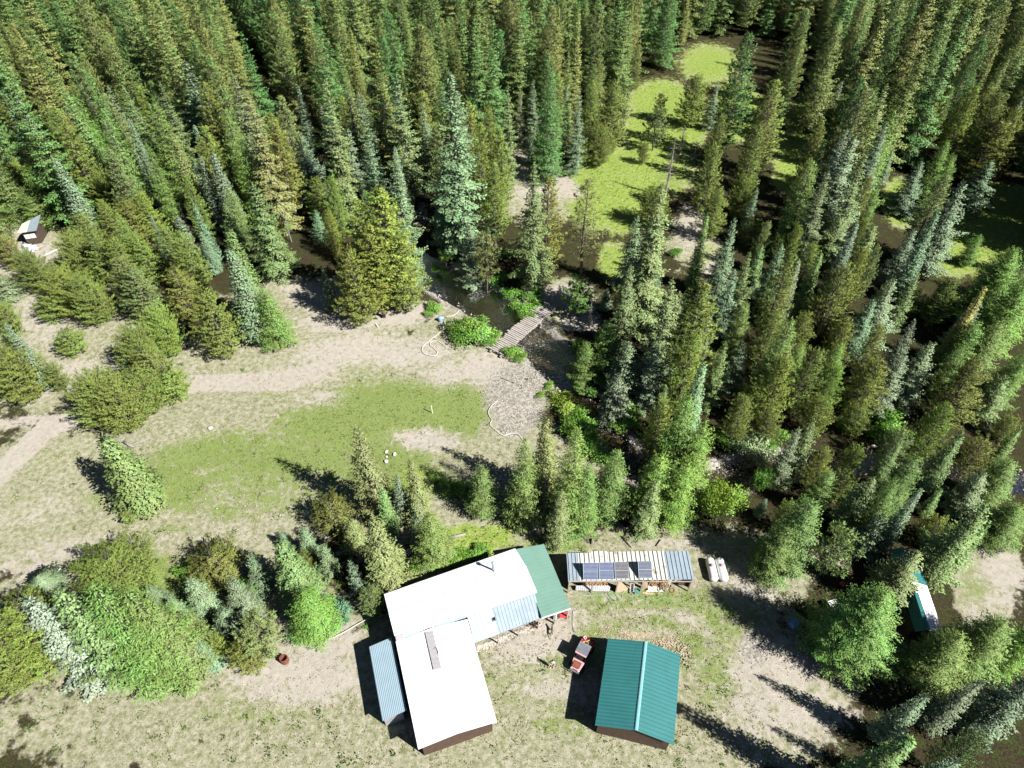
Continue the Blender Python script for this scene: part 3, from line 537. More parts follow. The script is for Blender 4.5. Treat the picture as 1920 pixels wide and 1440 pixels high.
# ---------------------------------------------------------------- the trees: tip pixel u,v, length and half-width in pixels, kind, tint
TREES = """
530 392 66 6 K k|150 244 70 6 K k|334 382 66 6 K k|1640 700 60 14 K k|1024 882 84 6 K k|1285 235 60 12 K k|130 182 60 5 K k|1560 300 80 8 K k|690 300 90 8 K k|1110 560 60 8 K k
5 190 110 28 P o|28 238 205 34 L g|16 300 95 26 P o|-12 312 130 36 L g|50 172 70 16 S b|88 200 165 26 L g|115 240 155 18 F o|147 204 155 22 L v|168 178 140 26 S o
101 296 175 20 F b|207 270 130 16 F y|240 221 195 13 F b|252 280 110 10 F b|272 268 165 20 L g|228 160 215 28 S g|276 190 190 20 S g|182 312 110 28 P o|204 322 120 28 P o|258 358 110 24 P y|228 372 110 28 P o
192 380 120 28 P o|142 398 120 30 P o|120 432 110 32 P o|165 432 120 28 P o|205 442 120 28 P o|345 112 235 40 S b|432 130 250 32 S g|462 172 285 32 S o|508 222 120 18 P o|531 240 72 11 F b
556 138 120 36 S o|608 148 285 32 S g|374 290 160 14 F b|397 284 175 20 F b|470 338 200 38 S g|452 304 62 16 P g|362 302 120 12 F b|319 243 195 20 F o|345 325 150 18 P o|362 380 130 14 F b
427 463 195 28 F b|428 426 205 26 F g|376 434 90 13 F b|492 542 118 32 L g|434 558 64 15 L g|375 540 150 38 P o|322 500 120 32 P o|283 573 112 30 P o|235 610 110 36 P o|150 702 120 42 P o
198 712 118 44 P o|242 690 105 40 P o|262 650 120 38 P o|303 690 76 34 P o|176 688 90 32 P o|117 616 64 25 P o|38 466 104 30 P o|98 500 115 36 P o|142 512 118 36 P o|80 545 70 28 P o
215 478 135 30 P g|240 500 130 34 P g|-8 512 64 26 S b|-6 436 86 22 P o|8 604 155 18 F b|2 622 110 28 L g|-2 655 125 46 P o|86 678 70 18 P o|-14 560 90 24 P o|60 590 0 0 X x
648 146 205 32 S o|690 150 110 16 S b|742 138 255 34 S g|842 130 365 56 S b|740 282 280 34 S b|708 350 250 44 P y|668 374 225 34 P y|650 462 162 38 P y|742 430 170 40 P y|690 420 190 34 P y
880 150 135 20 S b|915 196 145 17 P y|900 230 210 22 P o|936 240 190 24 P o|925 300 175 26 P o|952 158 205 20 S g|1000 148 170 17 S b|975 165 110 10 S b|1031 242 84 16 F b|1046 138 155 20 P o
1063 160 125 10 F b|1087 170 165 18 S b|1112 150 150 16 P o|1152 148 155 30 P o|1127 228 92 26 P o|1090 258 62 18 P o|1075 248 65 14 P o|1210 264 48 11 P y|1236 200 92 22 W o|1242 172 60 12 W o
1001 302 255 38 S g|1030 330 200 30 P o|1105 332 195 36 W o|1088 520 84 29 W v|1139 540 46 11 F b|1176 528 92 22 P y|1196 404 150 28 S b|1242 342 300 46 S g|1266 262 115 15 K k|1230 348 85 28 P o
1262 520 235 38 S g|1232 642 130 32 S b|1320 525 228 46 P o|1327 400 150 14 F g|1310 138 112 28 P o|1346 150 100 16 S b|1342 270 145 24 P o|1356 212 115 18 P o|1425 232 180 22 P o|1456 148 195 34 P o
1402 330 90 24 P o|1543 222 155 20 P o|1578 234 145 20 P o|1520 298 145 22 P o|1505 355 95 20 P o|1546 150 90 24 P o|1580 150 100 16 S b|1603 256 235 46 S b|1623 290 235 30 S g|1660 252 125 17 F b
1674 284 72 10 F b|1690 138 145 32 P o|1765 158 155 24 P o|1716 220 90 18 L g|1790 158 125 13 L g|1802 158 105 22 P o|1880 168 172 32 P o|1912 198 160 30 P y|1878 222 155 46 P y|1836 236 115 13 F g
1779 262 150 22 L v|1790 284 120 20 L v|1810 338 205 40 S b|1740 348 62 22 L v|1716 428 130 28 S b|1678 520 155 34 S b|1640 560 130 30 S b|1840 438 74 15 L g|1727 538 70 15 P o|1762 538 66 10 F g
1778 543 66 10 F g|1803 538 76 10 F g|1850 536 180 16 F y|1908 462 195 46 L v|1932 520 180 42 L v|1835 676 160 44 P o|1836 598 125 30 L v|1431 453 100 15 F g|1468 455 130 22 S b|1526 455 90 22 P o
1466 432 66 11 P o|1500 418 120 18 P o|1500 484 150 15 F b|1588 493 165 36 P o|1456 582 135 32 P o|1515 584 125 28 P o|1478 662 155 32 P y|1536 650 150 30 P o|1572 684 112 26 P v|1430 690 115 30 P o
1652 674 130 34 P y|1590 600 120 26 P o|1528 784 135 26 S g|1552 842 95 22 P y|1612 834 56 19 P y|1246 744 135 28 P o|1292 742 180 40 L v|1322 788 150 38 L v|1242 848 130 36 L v|1290 868 125 36 L v
1366 898 96 36 D y|1232 898 115 24 S g|1437 934 40 10 F b|1436 884 38 20 D v|985 822 166 34 L g|1024 782 165 36 S o|1082 800 205 40 L g|1104 868 140 32 L g|1158 842 140 34 L g|1054 916 118 24 S g
666 797 190 38 S o|612 930 74 34 P o|714 912 95 17 F g|742 888 96 17 F b|769 862 130 30 S o|802 962 105 38 L g|902 872 100 30 L g|656 972 62 24 S g|697 966 158 42 S g|655 1050 64 16 S b|690 1102 58 22 P g
520 1008 140 36 F g|526 998 34 11 F b|566 988 66 20 S b|603 1020 62 20 S b|570 1030 36 16 P y|466 1038 80 23 S b|430 1082 90 30 S b|412 1142 60 32 S b|566 1108 96 42 L v|352 1082 84 30 S b
316 1122 60 22 S b|276 1098 58 22 S b|468 1162 92 38 W o|450 1202 66 32 P o|370 1204 56 26 S b|396 1192 52 16 P y|386 1028 80 48 P o|188 1032 116 68 P o|68 1078 50 38 S b
188 812 178 42 F g|232 958 30 10 P o|20 1120 190 64 P o|46 1118 215 52 S s|100 1104 235 58 S g|168 1098 235 60 L g|232 1104 215 58 L g|285 1136 150 42 S g|330 1176 80 30 S b|-40 1180 150 60 P o
1722 1034 134 46 S g|1664 1106 180 70 L g|1526 934 160 46 L g|1478 990 110 38 L g|1490 942 70 24 P o|1592 992 118 38 W g|1640 894 120 30 S g|1730 914 150 16 F b|1722 850 140 32 L g|1682 898 130 28 L g
1768 914 70 11 F g|1770 972 66 28 P y|1855 944 205 44 S g|1858 978 110 14 F g|1886 1162 150 54 L g|1804 1190 130 50 L g|1912 948 100 40 L g|1808 808 140 20 F g|1890 704 112 32 S g|1850 820 90 30 P o
1905 780 60 20 P y|1916 800 100 15 F g|1918 676 80 22 P o|1560 880 100 26 L g|1592 880 70 24 P o|1700 800 90 26 P g|1500 800 120 22 S b|1395 640 100 24 S b|1750 640 150 34 S b|1700 660 140 30 S b|1790 520 110 28 P o
1860 300 110 30 S b|1730 300 120 26 S b|1570 380 120 30 S b|1640 420 120 30 S g|1350 350 110 24 P o|1420 400 70 22 P o|1180 640 120 34 S b|1140 600 110 30 L g|1160 700 100 30 S b|1100 640 90 26 L g
560 250 150 34 S b|590 330 100 26 P o|650 240 140 30 S b|690 260 150 30 S b|880 420 120 26 S b|910 430 120 24 W o|600 500 0 0 X x|604 500 90 12 F b|590 392 66 16 S b|615 396 90 16 P y|330 400 110 18 F b|300 420 120 26 P o|250 440 110 28 P o|330 430 150 28 P o
400 300 150 22 S b|420 380 120 22 S g|500 400 120 26 S g|60 250 130 30 P o|68 318 112 26 L g|40 350 100 26 L g|120 200 120 20 S b|1780 760 130 30 P o|1660 960 100 26 S b|1840 560 120 24 S b|1590 180 90 24 P o|1630 170 110 26 P o
1880 600 130 34 L g|1900 860 110 34 L g|1850 880 110 30 S b|1450 770 70 24 P o|1400 740 100 24 P o|1550 740 90 26 P o|1620 760 70 24 P o|1345 660 80 20 P o|1290 640 90 22 S g|780 940 60 20 S b
"""
BUSHES = """
868 608 34 30 v|900 615 32 32 v|872 632 24 30 v|920 632 26 22 g|962 652 30 18 v|975 668 18 14 v|984 572 26 20 v|966 566 22 14 v|990 590 18 14 v|816 572 22 16 v|838 470 40 16 v|805 585 14 10 v|1013 738 13 9 v
1060 752 34 26 y|1080 770 36 26 v|1095 790 34 28 v|1110 820 34 30 v|1050 740 22 20 y|1075 800 34 28 v|1125 850 26 24 v|1152 772 36 18 o|1182 775 40 26 v|1165 790 26 20 v|1045 1010 22 22 g
1400 822 44 34 p|1370 820 40 26 g|1450 805 46 22 v|1662 782 52 34 v|1640 800 40 26 v|1690 812 24 18 v|1718 818 34 18 v|1425 845 30 26 p|1345 810 34 22 v|1580 790 30 18 v
850 905 44 26 g|884 912 40 22 g|820 890 22 16 v|742 920 24 16 v|860 1040 26 20 v|885 1035 28 22 v|842 1052 20 16 v|905 1028 24 18 v|780 1060 24 18 v|815 1040 26 24 v|628 1135 42 32 b|610 1130 30 22 b|470 330 36 14 v|538 418 46 14 v
322 1236 44 44 y|350 1240 26 20 y|1820 452 14 12 g|1370 260 20 12 v|1060 560 0 0 x|1345 930 40 30 v|1030 720 14 10 v|1190 1000 0 0 x|625 1172 18 14 b|645 1160 14 12 b|690 1170 12 8 g|430 1060 22 16 v|470 1090 26 22 v|350 1060 26 20 v
1085 545 14 10 v|1000 548 26 22 g|960 545 24 20 g|1010 565 20 12 v|520 640 0 0 x|1200 470 0 0 x|1560 610 26 20 o|1515 560 26 20 o|1265 470 20 14 g|940 470 30 20 g|900 500 30 24 g|930 520 26 22 g|1445 830 26 16 v|1050 650 0 0 x
1090 660 30 30 g|1120 680 32 34 g|1150 710 34 34 g|1165 745 26 26 g|1110 720 26 22 g|820 500 16 12 v|655 1000 20 16 o
"""
TINT = {'P': {'o': (.142, .178, .036), 'y': (.168, .200, .036), 'g': (.135, .175, .055), 'v': (.13, .21, .035)},
        'W': {'o': (.140, .150, .050), 'v': (.11, .20, .045), 'g': (.12, .18, .05)},
        'S': {'b': (.130, .185, .100), 'g': (.135, .180, .065), 'o': (.165, .175, .065), 's': (.19, .24, .15)},
        'F': {'b': (.135, .190, .110), 'g': (.125, .190, .060), 'o': (.145, .155, .050), 'y': (.20, .19, .05)},
        'L': {'g': (.120, .185, .045), 'v': (.130, .215, .040), 's': (.19, .24, .15)},
        'D': {'v': (.120, .225, .035), 'y': (.17, .24, .03), 'g': (.09, .19, .03), 'o': (.15, .17, .04), 'b': (.08, .17, .09), 'p': (.20, .25, .12)}, 'K': {'k': (.3, .3, .3)}}
WORD = {'P': ('pine_tree', 'pine'), 'W': ('pine_tree', 'open-crowned pine'), 'S': ('spruce_tree', 'spruce'), 'F': ('fir_tree', 'spire-shaped fir'),
        'L': ('larch_tree', 'feathery larch'), 'K': ('dead_tree', 'bare dead tree'), 'D': ('shrub', 'leafy shrub')}
HUE = {'o': 'olive-green', 'y': 'yellowish', 'g': 'green', 'v': 'bright green', 'b': 'blue-green', 's': 'silvery', 'k': 'grey', 'p': 'pale grey-green'}
HUE_D = dict(HUE, y='yellow-green', b='dark teal', o='olive')
LAND = [('plank bridge', 985, 615), ('roof with solar panels', 1180, 1065), ('long white roof', 860, 1110), ('teal barn roof', 1205, 1230), ('white propane tanks', 1343, 1068),
        ('green cabin with white glare', 1740, 1140), ('small log cabin', 50, 430), ('blue drum', 826, 600), ('half-hidden tin shed', 495, 482), ('pale gravel bar', 1400, 868),
        ('glade near the right edge', 1860, 430), ('upper grass clearing', 1180, 330), ("photo's top right corner", 1920, 180), ("photo's top left corner", 0, 180),
        ("middle of photo's top edge", 760, 180), ("middle of photo's right edge", 1920, 690), ("photo's bottom left corner", 0, 1260), ("photo's bottom right corner", 1920, 1260),
        ('grey rootwad in the creek', 1175, 822), ('left dirt track fork', 140, 785), ('rusty barrel', 535, 1236), ('dark gap in the upper left forest', 590, 330), ('leaning lawn post', 809, 768),
        ('crumpled tarps', 30, 480), ('shaded hollow at upper right', 1500, 230), ('shaded hollow right of centre', 1400, 590), ('dark hollow near the right', 1700, 680)]
ORD = ['', 'second ', 'third ', 'fourth ', 'fifth ', 'sixth ', 'seventh ', 'eighth ', 'ninth ', 'tenth ', 'eleventh ', 'twelfth ', 'thirteenth ', 'fourteenth ', 'fifteenth ', 'sixteenth ', 'seventeenth ', 'eighteenth ']
NAD = (960, 1975)
def zat(y, vt):                                        # height at distance y whose image row is vt
    k = (720 - vt) / F; return H + y * (k * sT - cT) / (sT + k * cT)
recs = []
def parse(txt, kind=None):
    for ln in txt.strip().split('\n'):
        for e in ln.split('|'):
            q = e.split(); u, v, Lp, W = map(float, q[:4]); kd = kind or q[4]; tn = q[-1]
            if Lp <= 0: continue
            dx, dy = NAD[0] - u, NAD[1] - v; n = math.hypot(dx, dy); eff = max(Lp - .38 * W, Lp * .45)
            if kind == 'D': b0 = P(u, v + Lp * .45); h = Lp / F * depth(b0.x, b0.y) * .62; r = W / F * depth(b0.x, b0.y) * 1.05; bx, by = b0.x, b0.y; h = max(h, r * .9)
            else:
                bu, bv = u + dx / n * eff, v + dy / n * eff; b0 = P(bu, bv); bx, by = b0.x, b0.y; h = zat(by, v)
                r = W / F * depth(bx, by, h * .35) * 1.16
            recs.append(dict(u=u, v=v, cu=u + dx / n * Lp * .5, cv=v + dy / n * Lp * .5, x=bx, y=by, h=h, r=r, k=kd, t=tn))
parse(TREES); parse(BUSHES, 'D')
rt = np.random.RandomState(77); used = {}
def zone(u, v, A):
    p = P(u, v); return A[min(np.searchsorted(gy, p.y), ny - 1), min(np.searchsorted(gx, p.x), nx - 1)]
def open_px(u, v): return max(zone(u, v, clearing), zone(u, v, lush), zone(u, v, bare)) > .3 or (zone(u, v, CD) < .6 and v > 480 and u < 1500)
# lower trees that close the forest between the ones picked out above
rf_ = np.random.RandomState(40); nfill = 0
for yy in np.arange(16, 165, 3.2):
    for xx in np.arange(-135, 135, 3.6):
        x, y = xx + rf_.uniform(-1.3, 1.3), yy + rf_.uniform(-1.3, 1.3); h = rf_.uniform(8, 18) if y < 110 else rf_.uniform(13, 24); ub, vb = Q(x, y); ut, vt = Q(x, y, h)
        if not (-60 < ut < 1990 and vt > 150 and (0 < vb < 1290 or (vb < 1500 and ub > 1500))): continue
        if any(open_px(ub + (ut - ub) * f, vb + (vt - vb) * f) for f in (0, .5, 1)) or any(open_px(ub + a, vb + 22) for a in (-22, 22)): continue
        if zone(ub, vb, CD) < .5: continue
        if min(math.hypot(q['x'] - x, q['y'] - y) for q in recs) < 3.5: continue
        kd = 'PPSSFL'[rf_.randint(6)]; tn = {'P': 'oyg', 'S': 'bgb', 'F': 'bgb', 'L': 'ggv'}[kd][rf_.randint(3)]
        recs.append(dict(u=ut, v=vt, cu=(ut + ub) / 2, cv=(vt + vb) / 2, x=x, y=y, h=h, r=h * {'P': .155, 'S': .15, 'F': .11, 'L': .18}[kd], k=kd, t=tn)); nfill += 1
print('trees', len(recs), 'fill', nfill)
photo = [q for q in recs]
def sector(q, l):
    a = math.degrees(math.atan2(l[2] - q['cv'], q['cu'] - l[1])) % 360
    return ['right of', 'up-right of', 'above', 'up-left of', 'left of', 'down-left of', 'below', 'down-right of'][int(((a + 22.5) % 360) // 45)]
seen_labels = {}
def label_tree(q):
    l = min(LAND, key=lambda l: math.hypot(q['cu'] - l[1], q['cv'] - l[2])); s = sector(q, l); d = math.hypot(q['cu'] - l[1], q['cv'] - l[2])
    kw = WORD[q['k']][1]; rank = sum(1 for p in photo if WORD[p['k']][1] == kw and sector(p, l) == s and math.hypot(p['cu'] - l[1], p['cv'] - l[2]) < d - 1e-6)
    size = 'tall ' if q['h'] > 17 else ('small ' if q['h'] < 6 and q['k'] != 'D' else '')
    hue = (HUE_D if q['k'] == 'D' else HUE)[q['t']]
    return '%s%s %s, %sclosest %s %s %s' % (size, hue, kw, ORD[min(rank, 17)], kw.split()[-1], s, l[0])
TINT = {a: {b: tuple(x * 1.6 for x in c) for b, c in d.items()} for a, d in TINT.items()}
GROUP = {'P': 'pines of the forest', 'W': 'pines of the forest', 'S': 'spruces of the forest', 'F': 'firs of the forest', 'L': 'larches of the forest', 'D': 'shrubs around the clearing', 'K': 'dead trees'}
def pick(kd, h, r):
    c = K[kd]; best = sorted(c, key=lambda k: abs(math.log(k.h / h)) + .7 * abs(math.log((k.r / k.h) / (r / h))) + rt.rand() * .22)[0]; return best
def zg(x, y): return float(ground_z(np.array([[x]]), np.array([[y]]), line_dist(np.array([[x]]), np.array([[y]]), CL))[0, 0])
def place_tree(q, label=None):
    kd = q['k']; k = pick(kd, q['h'], q['r']); nm, w = WORD[kd]
    z = max(zg(q['x'], q['y']), -.5)
    o = thing(nm, (q['x'], q['y'], z), label or label_tree(q), 'tree' if kd != 'D' else 'shrub', GROUP[kd])
    sx = q['r'] / k.r; sz = (q['h'] - z) / k.h; rz = rt.rand() * 6.28
    c = TINT[kd][q['t']]; j = 1 + rt.randn() * .09; c = tuple(max(.01, a * j * (1 + rt.randn() * .05)) for a in c) + (1,)
    for me in (k.trunk, k.crown):
        if me is None: continue
        p = link(bpy.data.objects.new('trunk' if me is k.trunk else ('crown' if kd != 'D' else 'foliage'), me)); p.parent = o; p.scale = (sx, sx, sz); p.rotation_euler = (0, 0, rz); p.color = c
    return o
for q in recs: place_tree(q)
# forest beyond the upper edge of the photograph, and along its sides: one mass
r = np.random.RandomState(9); pts = []; sc_ = []
ex = np.array([(q['x'], q['y']) for q in recs])
for yy in np.arange(100, 420, 5.3):
    hw = 40 + yy * 1.05
    for xx in np.arange(-hw, hw, 5.4 + (yy - 100) * .008):
        x = xx + r.uniform(-2, 2); y = yy + r.uniform(-2, 2); h = r.uniform(13, 29)
        u, v = Q(x, y, h); ub, vb = Q(x, y, 0)
        if v > 148 and -60 < u < 1980: continue
        if v > 120 and -60 < u < 1980 and r.rand() < .35: continue
        if np.min(np.hypot(ex[:, 0] - x, ex[:, 1] - y)) < 3.2: continue
        if ell_pt := (math.hypot((ub - 1400) / 150, (vb - 130) / 60) < 1) or (math.hypot((ub - 1190) / 160, (vb - 330) / 90) < 1): continue
        if line_dist(np.array([[x]]), np.array([[y]]), CL)[0, 0] < 1: continue
        if vb > 60 and any(zone(ub + (u - ub) * f, max(vb + (v - vb) * f, 60), lush) > .3 for f in (0, .4, .8)) and r.rand() < .93: continue
        pts.append((x, y, 0)); sc_.append(h)
for x0, x1 in ((-260, -98), (98, 260)):                 # beyond the left and right edges
    for yy in np.arange(30, 130, 6):
        for xx in np.arange(x0, x1, 6):
            x = xx + r.uniform(-2.5, 2.5); y = yy + r.uniform(-2.5, 2.5)
            u, v = Q(x, y, 20)
            if -80 < u < 2000: continue
            pts.append((x, y, 0)); sc_.append(r.uniform(12, 24))
src = bpy.data.collections.new('forest_kinds')
for i, (kd, j, tn) in enumerate((('S', 0, 'b'), ('P', 0, 'o'), ('S', 1, 'g'), ('P', 1, 'o'), ('F', 0, 'b'), ('L', 0, 'g'), ('P', 2, 'y'), ('S', 2, 'b'))):
    k = K[kd][j]; o = bpy.data.objects.new('forest_kind_%d' % i, k.crown); o.color = TINT[kd][tn] + (1,); src.objects.link(o); o.scale = (1, 1, 1)
pm = bpy.data.meshes.new('forest'); pm.from_pydata(pts, [], []); fo = link(bpy.data.objects.new('forest', pm))
for nm, arr in (('sc', np.array(sc_) / 22.0), ('rot', r.rand(len(pts)) * 6.28)):
    a = pm.attributes.new(nm, 'FLOAT', 'POINT'); a.data.foreach_set('value', arr.astype(np.float32))
ng = bpy.data.node_groups.new('forest', 'GeometryNodeTree'); ng.interface.new_socket('Geometry', in_out='INPUT', socket_type='NodeSocketGeometry'); ng.interface.new_socket('Geometry', in_out='OUTPUT', socket_type='NodeSocketGeometry')
gi = ng.nodes.new('NodeGroupInput'); go = ng.nodes.new('NodeGroupOutput'); ip = ng.nodes.new('GeometryNodeInstanceOnPoints'); ci = ng.nodes.new('GeometryNodeCollectionInfo')
ci.inputs[0].default_value = src; ci.inputs['Separate Children'].default_value = True; ci.inputs['Reset Children'].default_value = True
ip.inputs['Pick Instance'].default_value = True; na = ng.nodes.new('GeometryNodeInputNamedAttribute'); na.data_type = 'FLOAT'; na.inputs[0].default_value = 'sc'
nb = ng.nodes.new('GeometryNodeInputNamedAttribute'); nb.data_type = 'FLOAT'; nb.inputs[0].default_value = 'rot'; cx = ng.nodes.new('ShaderNodeCombineXYZ')
tn_ = ng.nodes.new('GeometryNodeMeshToPoints'); ng.links.new(gi.outputs[0], ip.inputs['Points']); ng.links.new(ci.outputs[0], ip.inputs['Instance']); ng.nodes.remove(tn_)
ng.links.new(na.outputs[0], ip.inputs['Scale']); ng.links.new(nb.outputs[0], cx.inputs[2]); ng.links.new(cx.outputs[0], ip.inputs['Rotation']); ng.links.new(ip.outputs[0], go.inputs[0])
fo.color = (.20, .26, .07, 0); md = fo.modifiers.new('forest', 'NODES'); md.node_group = ng; tag(fo, kind='stuff')
# ---------------------------------------------------------------- buildings
def slab(top4, th=.10):                                # roof sheet from four top corners (nw, ne, se, sw), world
    t_ = [Vector(p) for p in top4]; return [p - Vector((0, 0, th)) for p in t_], t_
def roof_part(name, c4, m, parent, ribs=0, along='ns', rib_h=.05, rib_w=.06, th=.10, rib_m=None, mats=None, wave=0):
    nw, ne, se, sw = [Vector(p) for p in c4]; mb = MB()
    if wave:                                           # corrugated sheet: real ridges
        n = wave; V = []; up = Vector((0, 0, 1))
        for i in range(n * 2 + 1):
            f = i / (n * 2); a, b_ = (nw.lerp(ne, f), sw.lerp(se, f)) if along == 'ns' else (nw.lerp(sw, f), ne.lerp(se, f)); dz = up * (.035 if i % 2 else 0.0)
            V += [a + dz, b_ + dz, a + dz - up * th, b_ + dz - up * th]
        fs = []
        for i in range(n * 2): j = i * 4; fs += [(j, j + 1, j + 5, j + 4), (j + 2, j + 6, j + 7, j + 3), (j, j + 4, j + 6, j + 2), (j + 1, j + 3, j + 7, j + 5)]
        fs += [(0, 2, 3, 1), (n * 8, n * 8 + 1, n * 8 + 3, n * 8 + 2)]; mb.add(V, fs, 0)
    else:
        bt, tp_ = slab((sw, se, ne, nw), th); mb.hexa(bt, tp_, 0)
    for i in range(ribs):
        f = (i + .5) / ribs
        a, b_ = (nw.lerp(ne, f), sw.lerp(se, f)) if along == 'ns' else (nw.lerp(sw, f), ne.lerp(se, f))
        d = (b_ - a).normalized(); s_ = Vector((-d.y, d.x, 0)).normalized() * rib_w / 2; up = Vector((0, 0, rib_h)); e = Vector((0, 0, .004))
        mb.hexa([a - s_ + e, a + s_ + e, b_ + s_ + e, b_ - s_ + e], [a - s_ * .6 + up, a + s_ * .6 + up, b_ + s_ * .6 + up, b_ - s_ * .6 + up], 1 if rib_m else 0)
    return mb.build(name, mats or ([m, rib_m] if rib_m else m), parent)
def inset(c4, d):
    c = sum((Vector(p) for p in c4), Vector()) / 4; out = []
    for p in c4:
        v = Vector(p) - c; h_ = Vector((v.x, v.y, 0)); k = max(0, 1 - d / max(h_.length, .01) * 1.3); out.append(Vector((c.x + v.x * k, c.y + v.y * k, p[2] - .16)))
    return out
# -- the long white-roofed house
hw = thing('house', (-5.5, 34, 0), 'long house with plain bright white metal roof and a wing running down', 'house')
NWh, NEh, SEh, SWh = P(720, 1114, 3.9), P(966, 1028, 3.9), P(1007, 1110, 3.9), P(742, 1201, 3.9)
rW = (NWh + SWh) / 2 + Vector((0, 0, .75)); rE = (NEh + SEh) / 2 + Vector((0, 0, .75))
roof_part('roof', (NWh, NEh, rE, rW), M['white_metal'], hw, ribs=26, rib_h=.03, rib_w=.05)
roof_part('roof', (rW, rE, SEh, SWh), M['white_metal'], hw, ribs=26, rib_h=.03, rib_w=.05)
mb = MB(); d = (rE - rW).normalized(); s_ = Vector((-d.y, d.x, 0)) * .16; z_ = Vector((0, 0, .05)); mb.hexa([rW - s_ + z_ * .2, rE - s_ + z_ * .2, rE + s_ + z_ * .2, rW + s_ + z_ * .2], [rW - s_ * .3 + z_ * 1.5, rE - s_ * .3 + z_ * 1.5, rE + s_ * .3 + z_ * 1.5, rW + s_ * .3 + z_ * 1.5]); mb.build('ridge_cap', M['white_metal'], hw)
mb = MB(); w4 = inset((SWh, SEh, NEh, NWh), .45); mb.prism([w4[0], w4[1], (w4[1] + w4[2]) / 2 + Vector((0, 0, .7)), w4[2], w4[3], (w4[3] + w4[0]) / 2 + Vector((0, 0, .7))], -.3); mb.build('wall', M['brown_wood'], hw)
# wing
a, b_ = P(742, 1203, 3.75), P(876, 1161, 3.75); dv = Vector((.305, -.952, 0)); Lw = 10.5
wSW, wSE = a + dv * Lw, b_ + dv * Lw; mid_n, mid_s = (a + b_) / 2 + Vector((0, 0, .55)), (wSW + wSE) / 2 + Vector((0, 0, .55))
roof_part('roof', (a, mid_n, mid_s, wSW), M['white_metal'], hw, ribs=18, along='ew', rib_h=.03, rib_w=.05)
roof_part('roof', (mid_n, b_, wSE, mid_s), M['white_metal'], hw, ribs=18, along='ew', rib_h=.03, rib_w=.05)
w4 = inset((wSW, wSE, b_, a), .45); mb = MB(); mb.prism([w4[0], (w4[0] + w4[1]) / 2 + Vector((0, 0, .5)), w4[1], w4[2], (w4[2] + w4[3]) / 2 + Vector((0, 0, .5)), w4[3]], -.3); mb.build('wall', M['brown_wood'], hw)
def on_roof(u, v, z0, z1, f): return None
# grey translucent strip and bent pipe on the wing
g = [P(797, 1187, 4.22), P(812, 1183, 4.30), P(828, 1253, 4.26), P(813, 1257, 4.18)]
ax = (g[3] - g[0]); 
mb = MB(); tp_ = [Vector((p.x, p.y, 4.335)) for p in (g[3], g[2], g[1], g[0])]; mb.hexa([p - Vector((0, 0, .05)) for p in tp_], tp_)
for i in range(8):
    f = (i + .5) / 8; A_ = tp_[3].lerp(tp_[2], f); B_ = tp_[0].lerp(tp_[1], f); mb.tube([A_ + Vector((0, 0, .01)), B_ + Vector((0, 0, .01))], .018, 4)
mb.build('skylight_strip', mat('weathered_fibreglass', (.40, .39, .40), .6, var=.12, scale=3), hw)
MB().tube([P(814, 1216, 4.38), P(818, 1214, 4.42), P(821, 1221, 4.42), P(822, 1227, 4.38)], .035, 6).build('bent_pipe', M['grey'], hw)
mb = MB(); tp_ = [P(743, 1201, 4.16), P(758, 1196, 4.16), P(757, 1188, 4.16), P(741, 1193, 4.16)]; mb.hexa([p - Vector((0, 0, .07)) for p in tp_], tp_); mb.build('tin_patch', mat('pinkish_tin', (.48, .42, .44), .5, var=.05), hw)
mb = MB(); e0, e1 = P(743, 1202, 3.98), P(874, 1156, 3.98); dd = (e1 - e0).normalized(); ss = Vector((-dd.y, dd.x, 0)) * .10; mb.hexa([e0 - ss, e1 - ss, e1 + ss, e0 + ss], [p + Vector((0, 0, .05)) for p in (e0 - ss, e1 - ss, e1 + ss, e0 + ss)]); mb.build('flashing', mat('pale_teal_flashing', (.36, .52, .52), .5), hw)
mb = MB()
for q0, q1 in ((NWh, SWh), (SWh, SEh), (b_, wSE)):
    dd = (q1 - q0).normalized(); o_ = Vector((0, 0, -.13)); nn = Vector((-dd.y, dd.x, 0)) * .02; mb.hexa([q0 - nn + o_ * 1.6, q1 - nn + o_ * 1.6, q1 + nn + o_ * 1.6, q0 + nn + o_ * 1.6], [q0 - nn + o_ * .85, q1 - nn + o_ * .85, q1 + nn + o_ * .85, q0 + nn + o_ * .85])
mb.build('fascia', mat('mauve_fascia', (.34, .28, .32), .6), hw)
# chimney with cricket
cb = P(925, 1070, 4.3); ch = MB(); ch.tube([cb + Vector((0, 0, -.3)), cb + Vector((0, 0, 1.5))], .12, 12); ch.tube2(cb + Vector((0, 0, 1.5)), [(.12, 0), (.20, .02), (.20, .16), (.06, .26)], 12, 0)
chim = ch.build('chimney', M['galv'], hw); mb = MB(); c0 = cb + Vector((0, 0, -.12)); u_ = Vector((.317, -.948, 0)); v_ = Vector((.948, .317, 0))
mb.add([c0 - v_ * .38 - u_ * .2, c0 + v_ * .38 - u_ * .2, c0 + u_ * 1.0 + Vector((0, 0, -.12)), c0 + Vector((0, 0, .55))], [(0, 1, 3), (1, 2, 3), (2, 0, 3), (0, 2, 1)]); mb.build('cricket', M['grey'], chim)
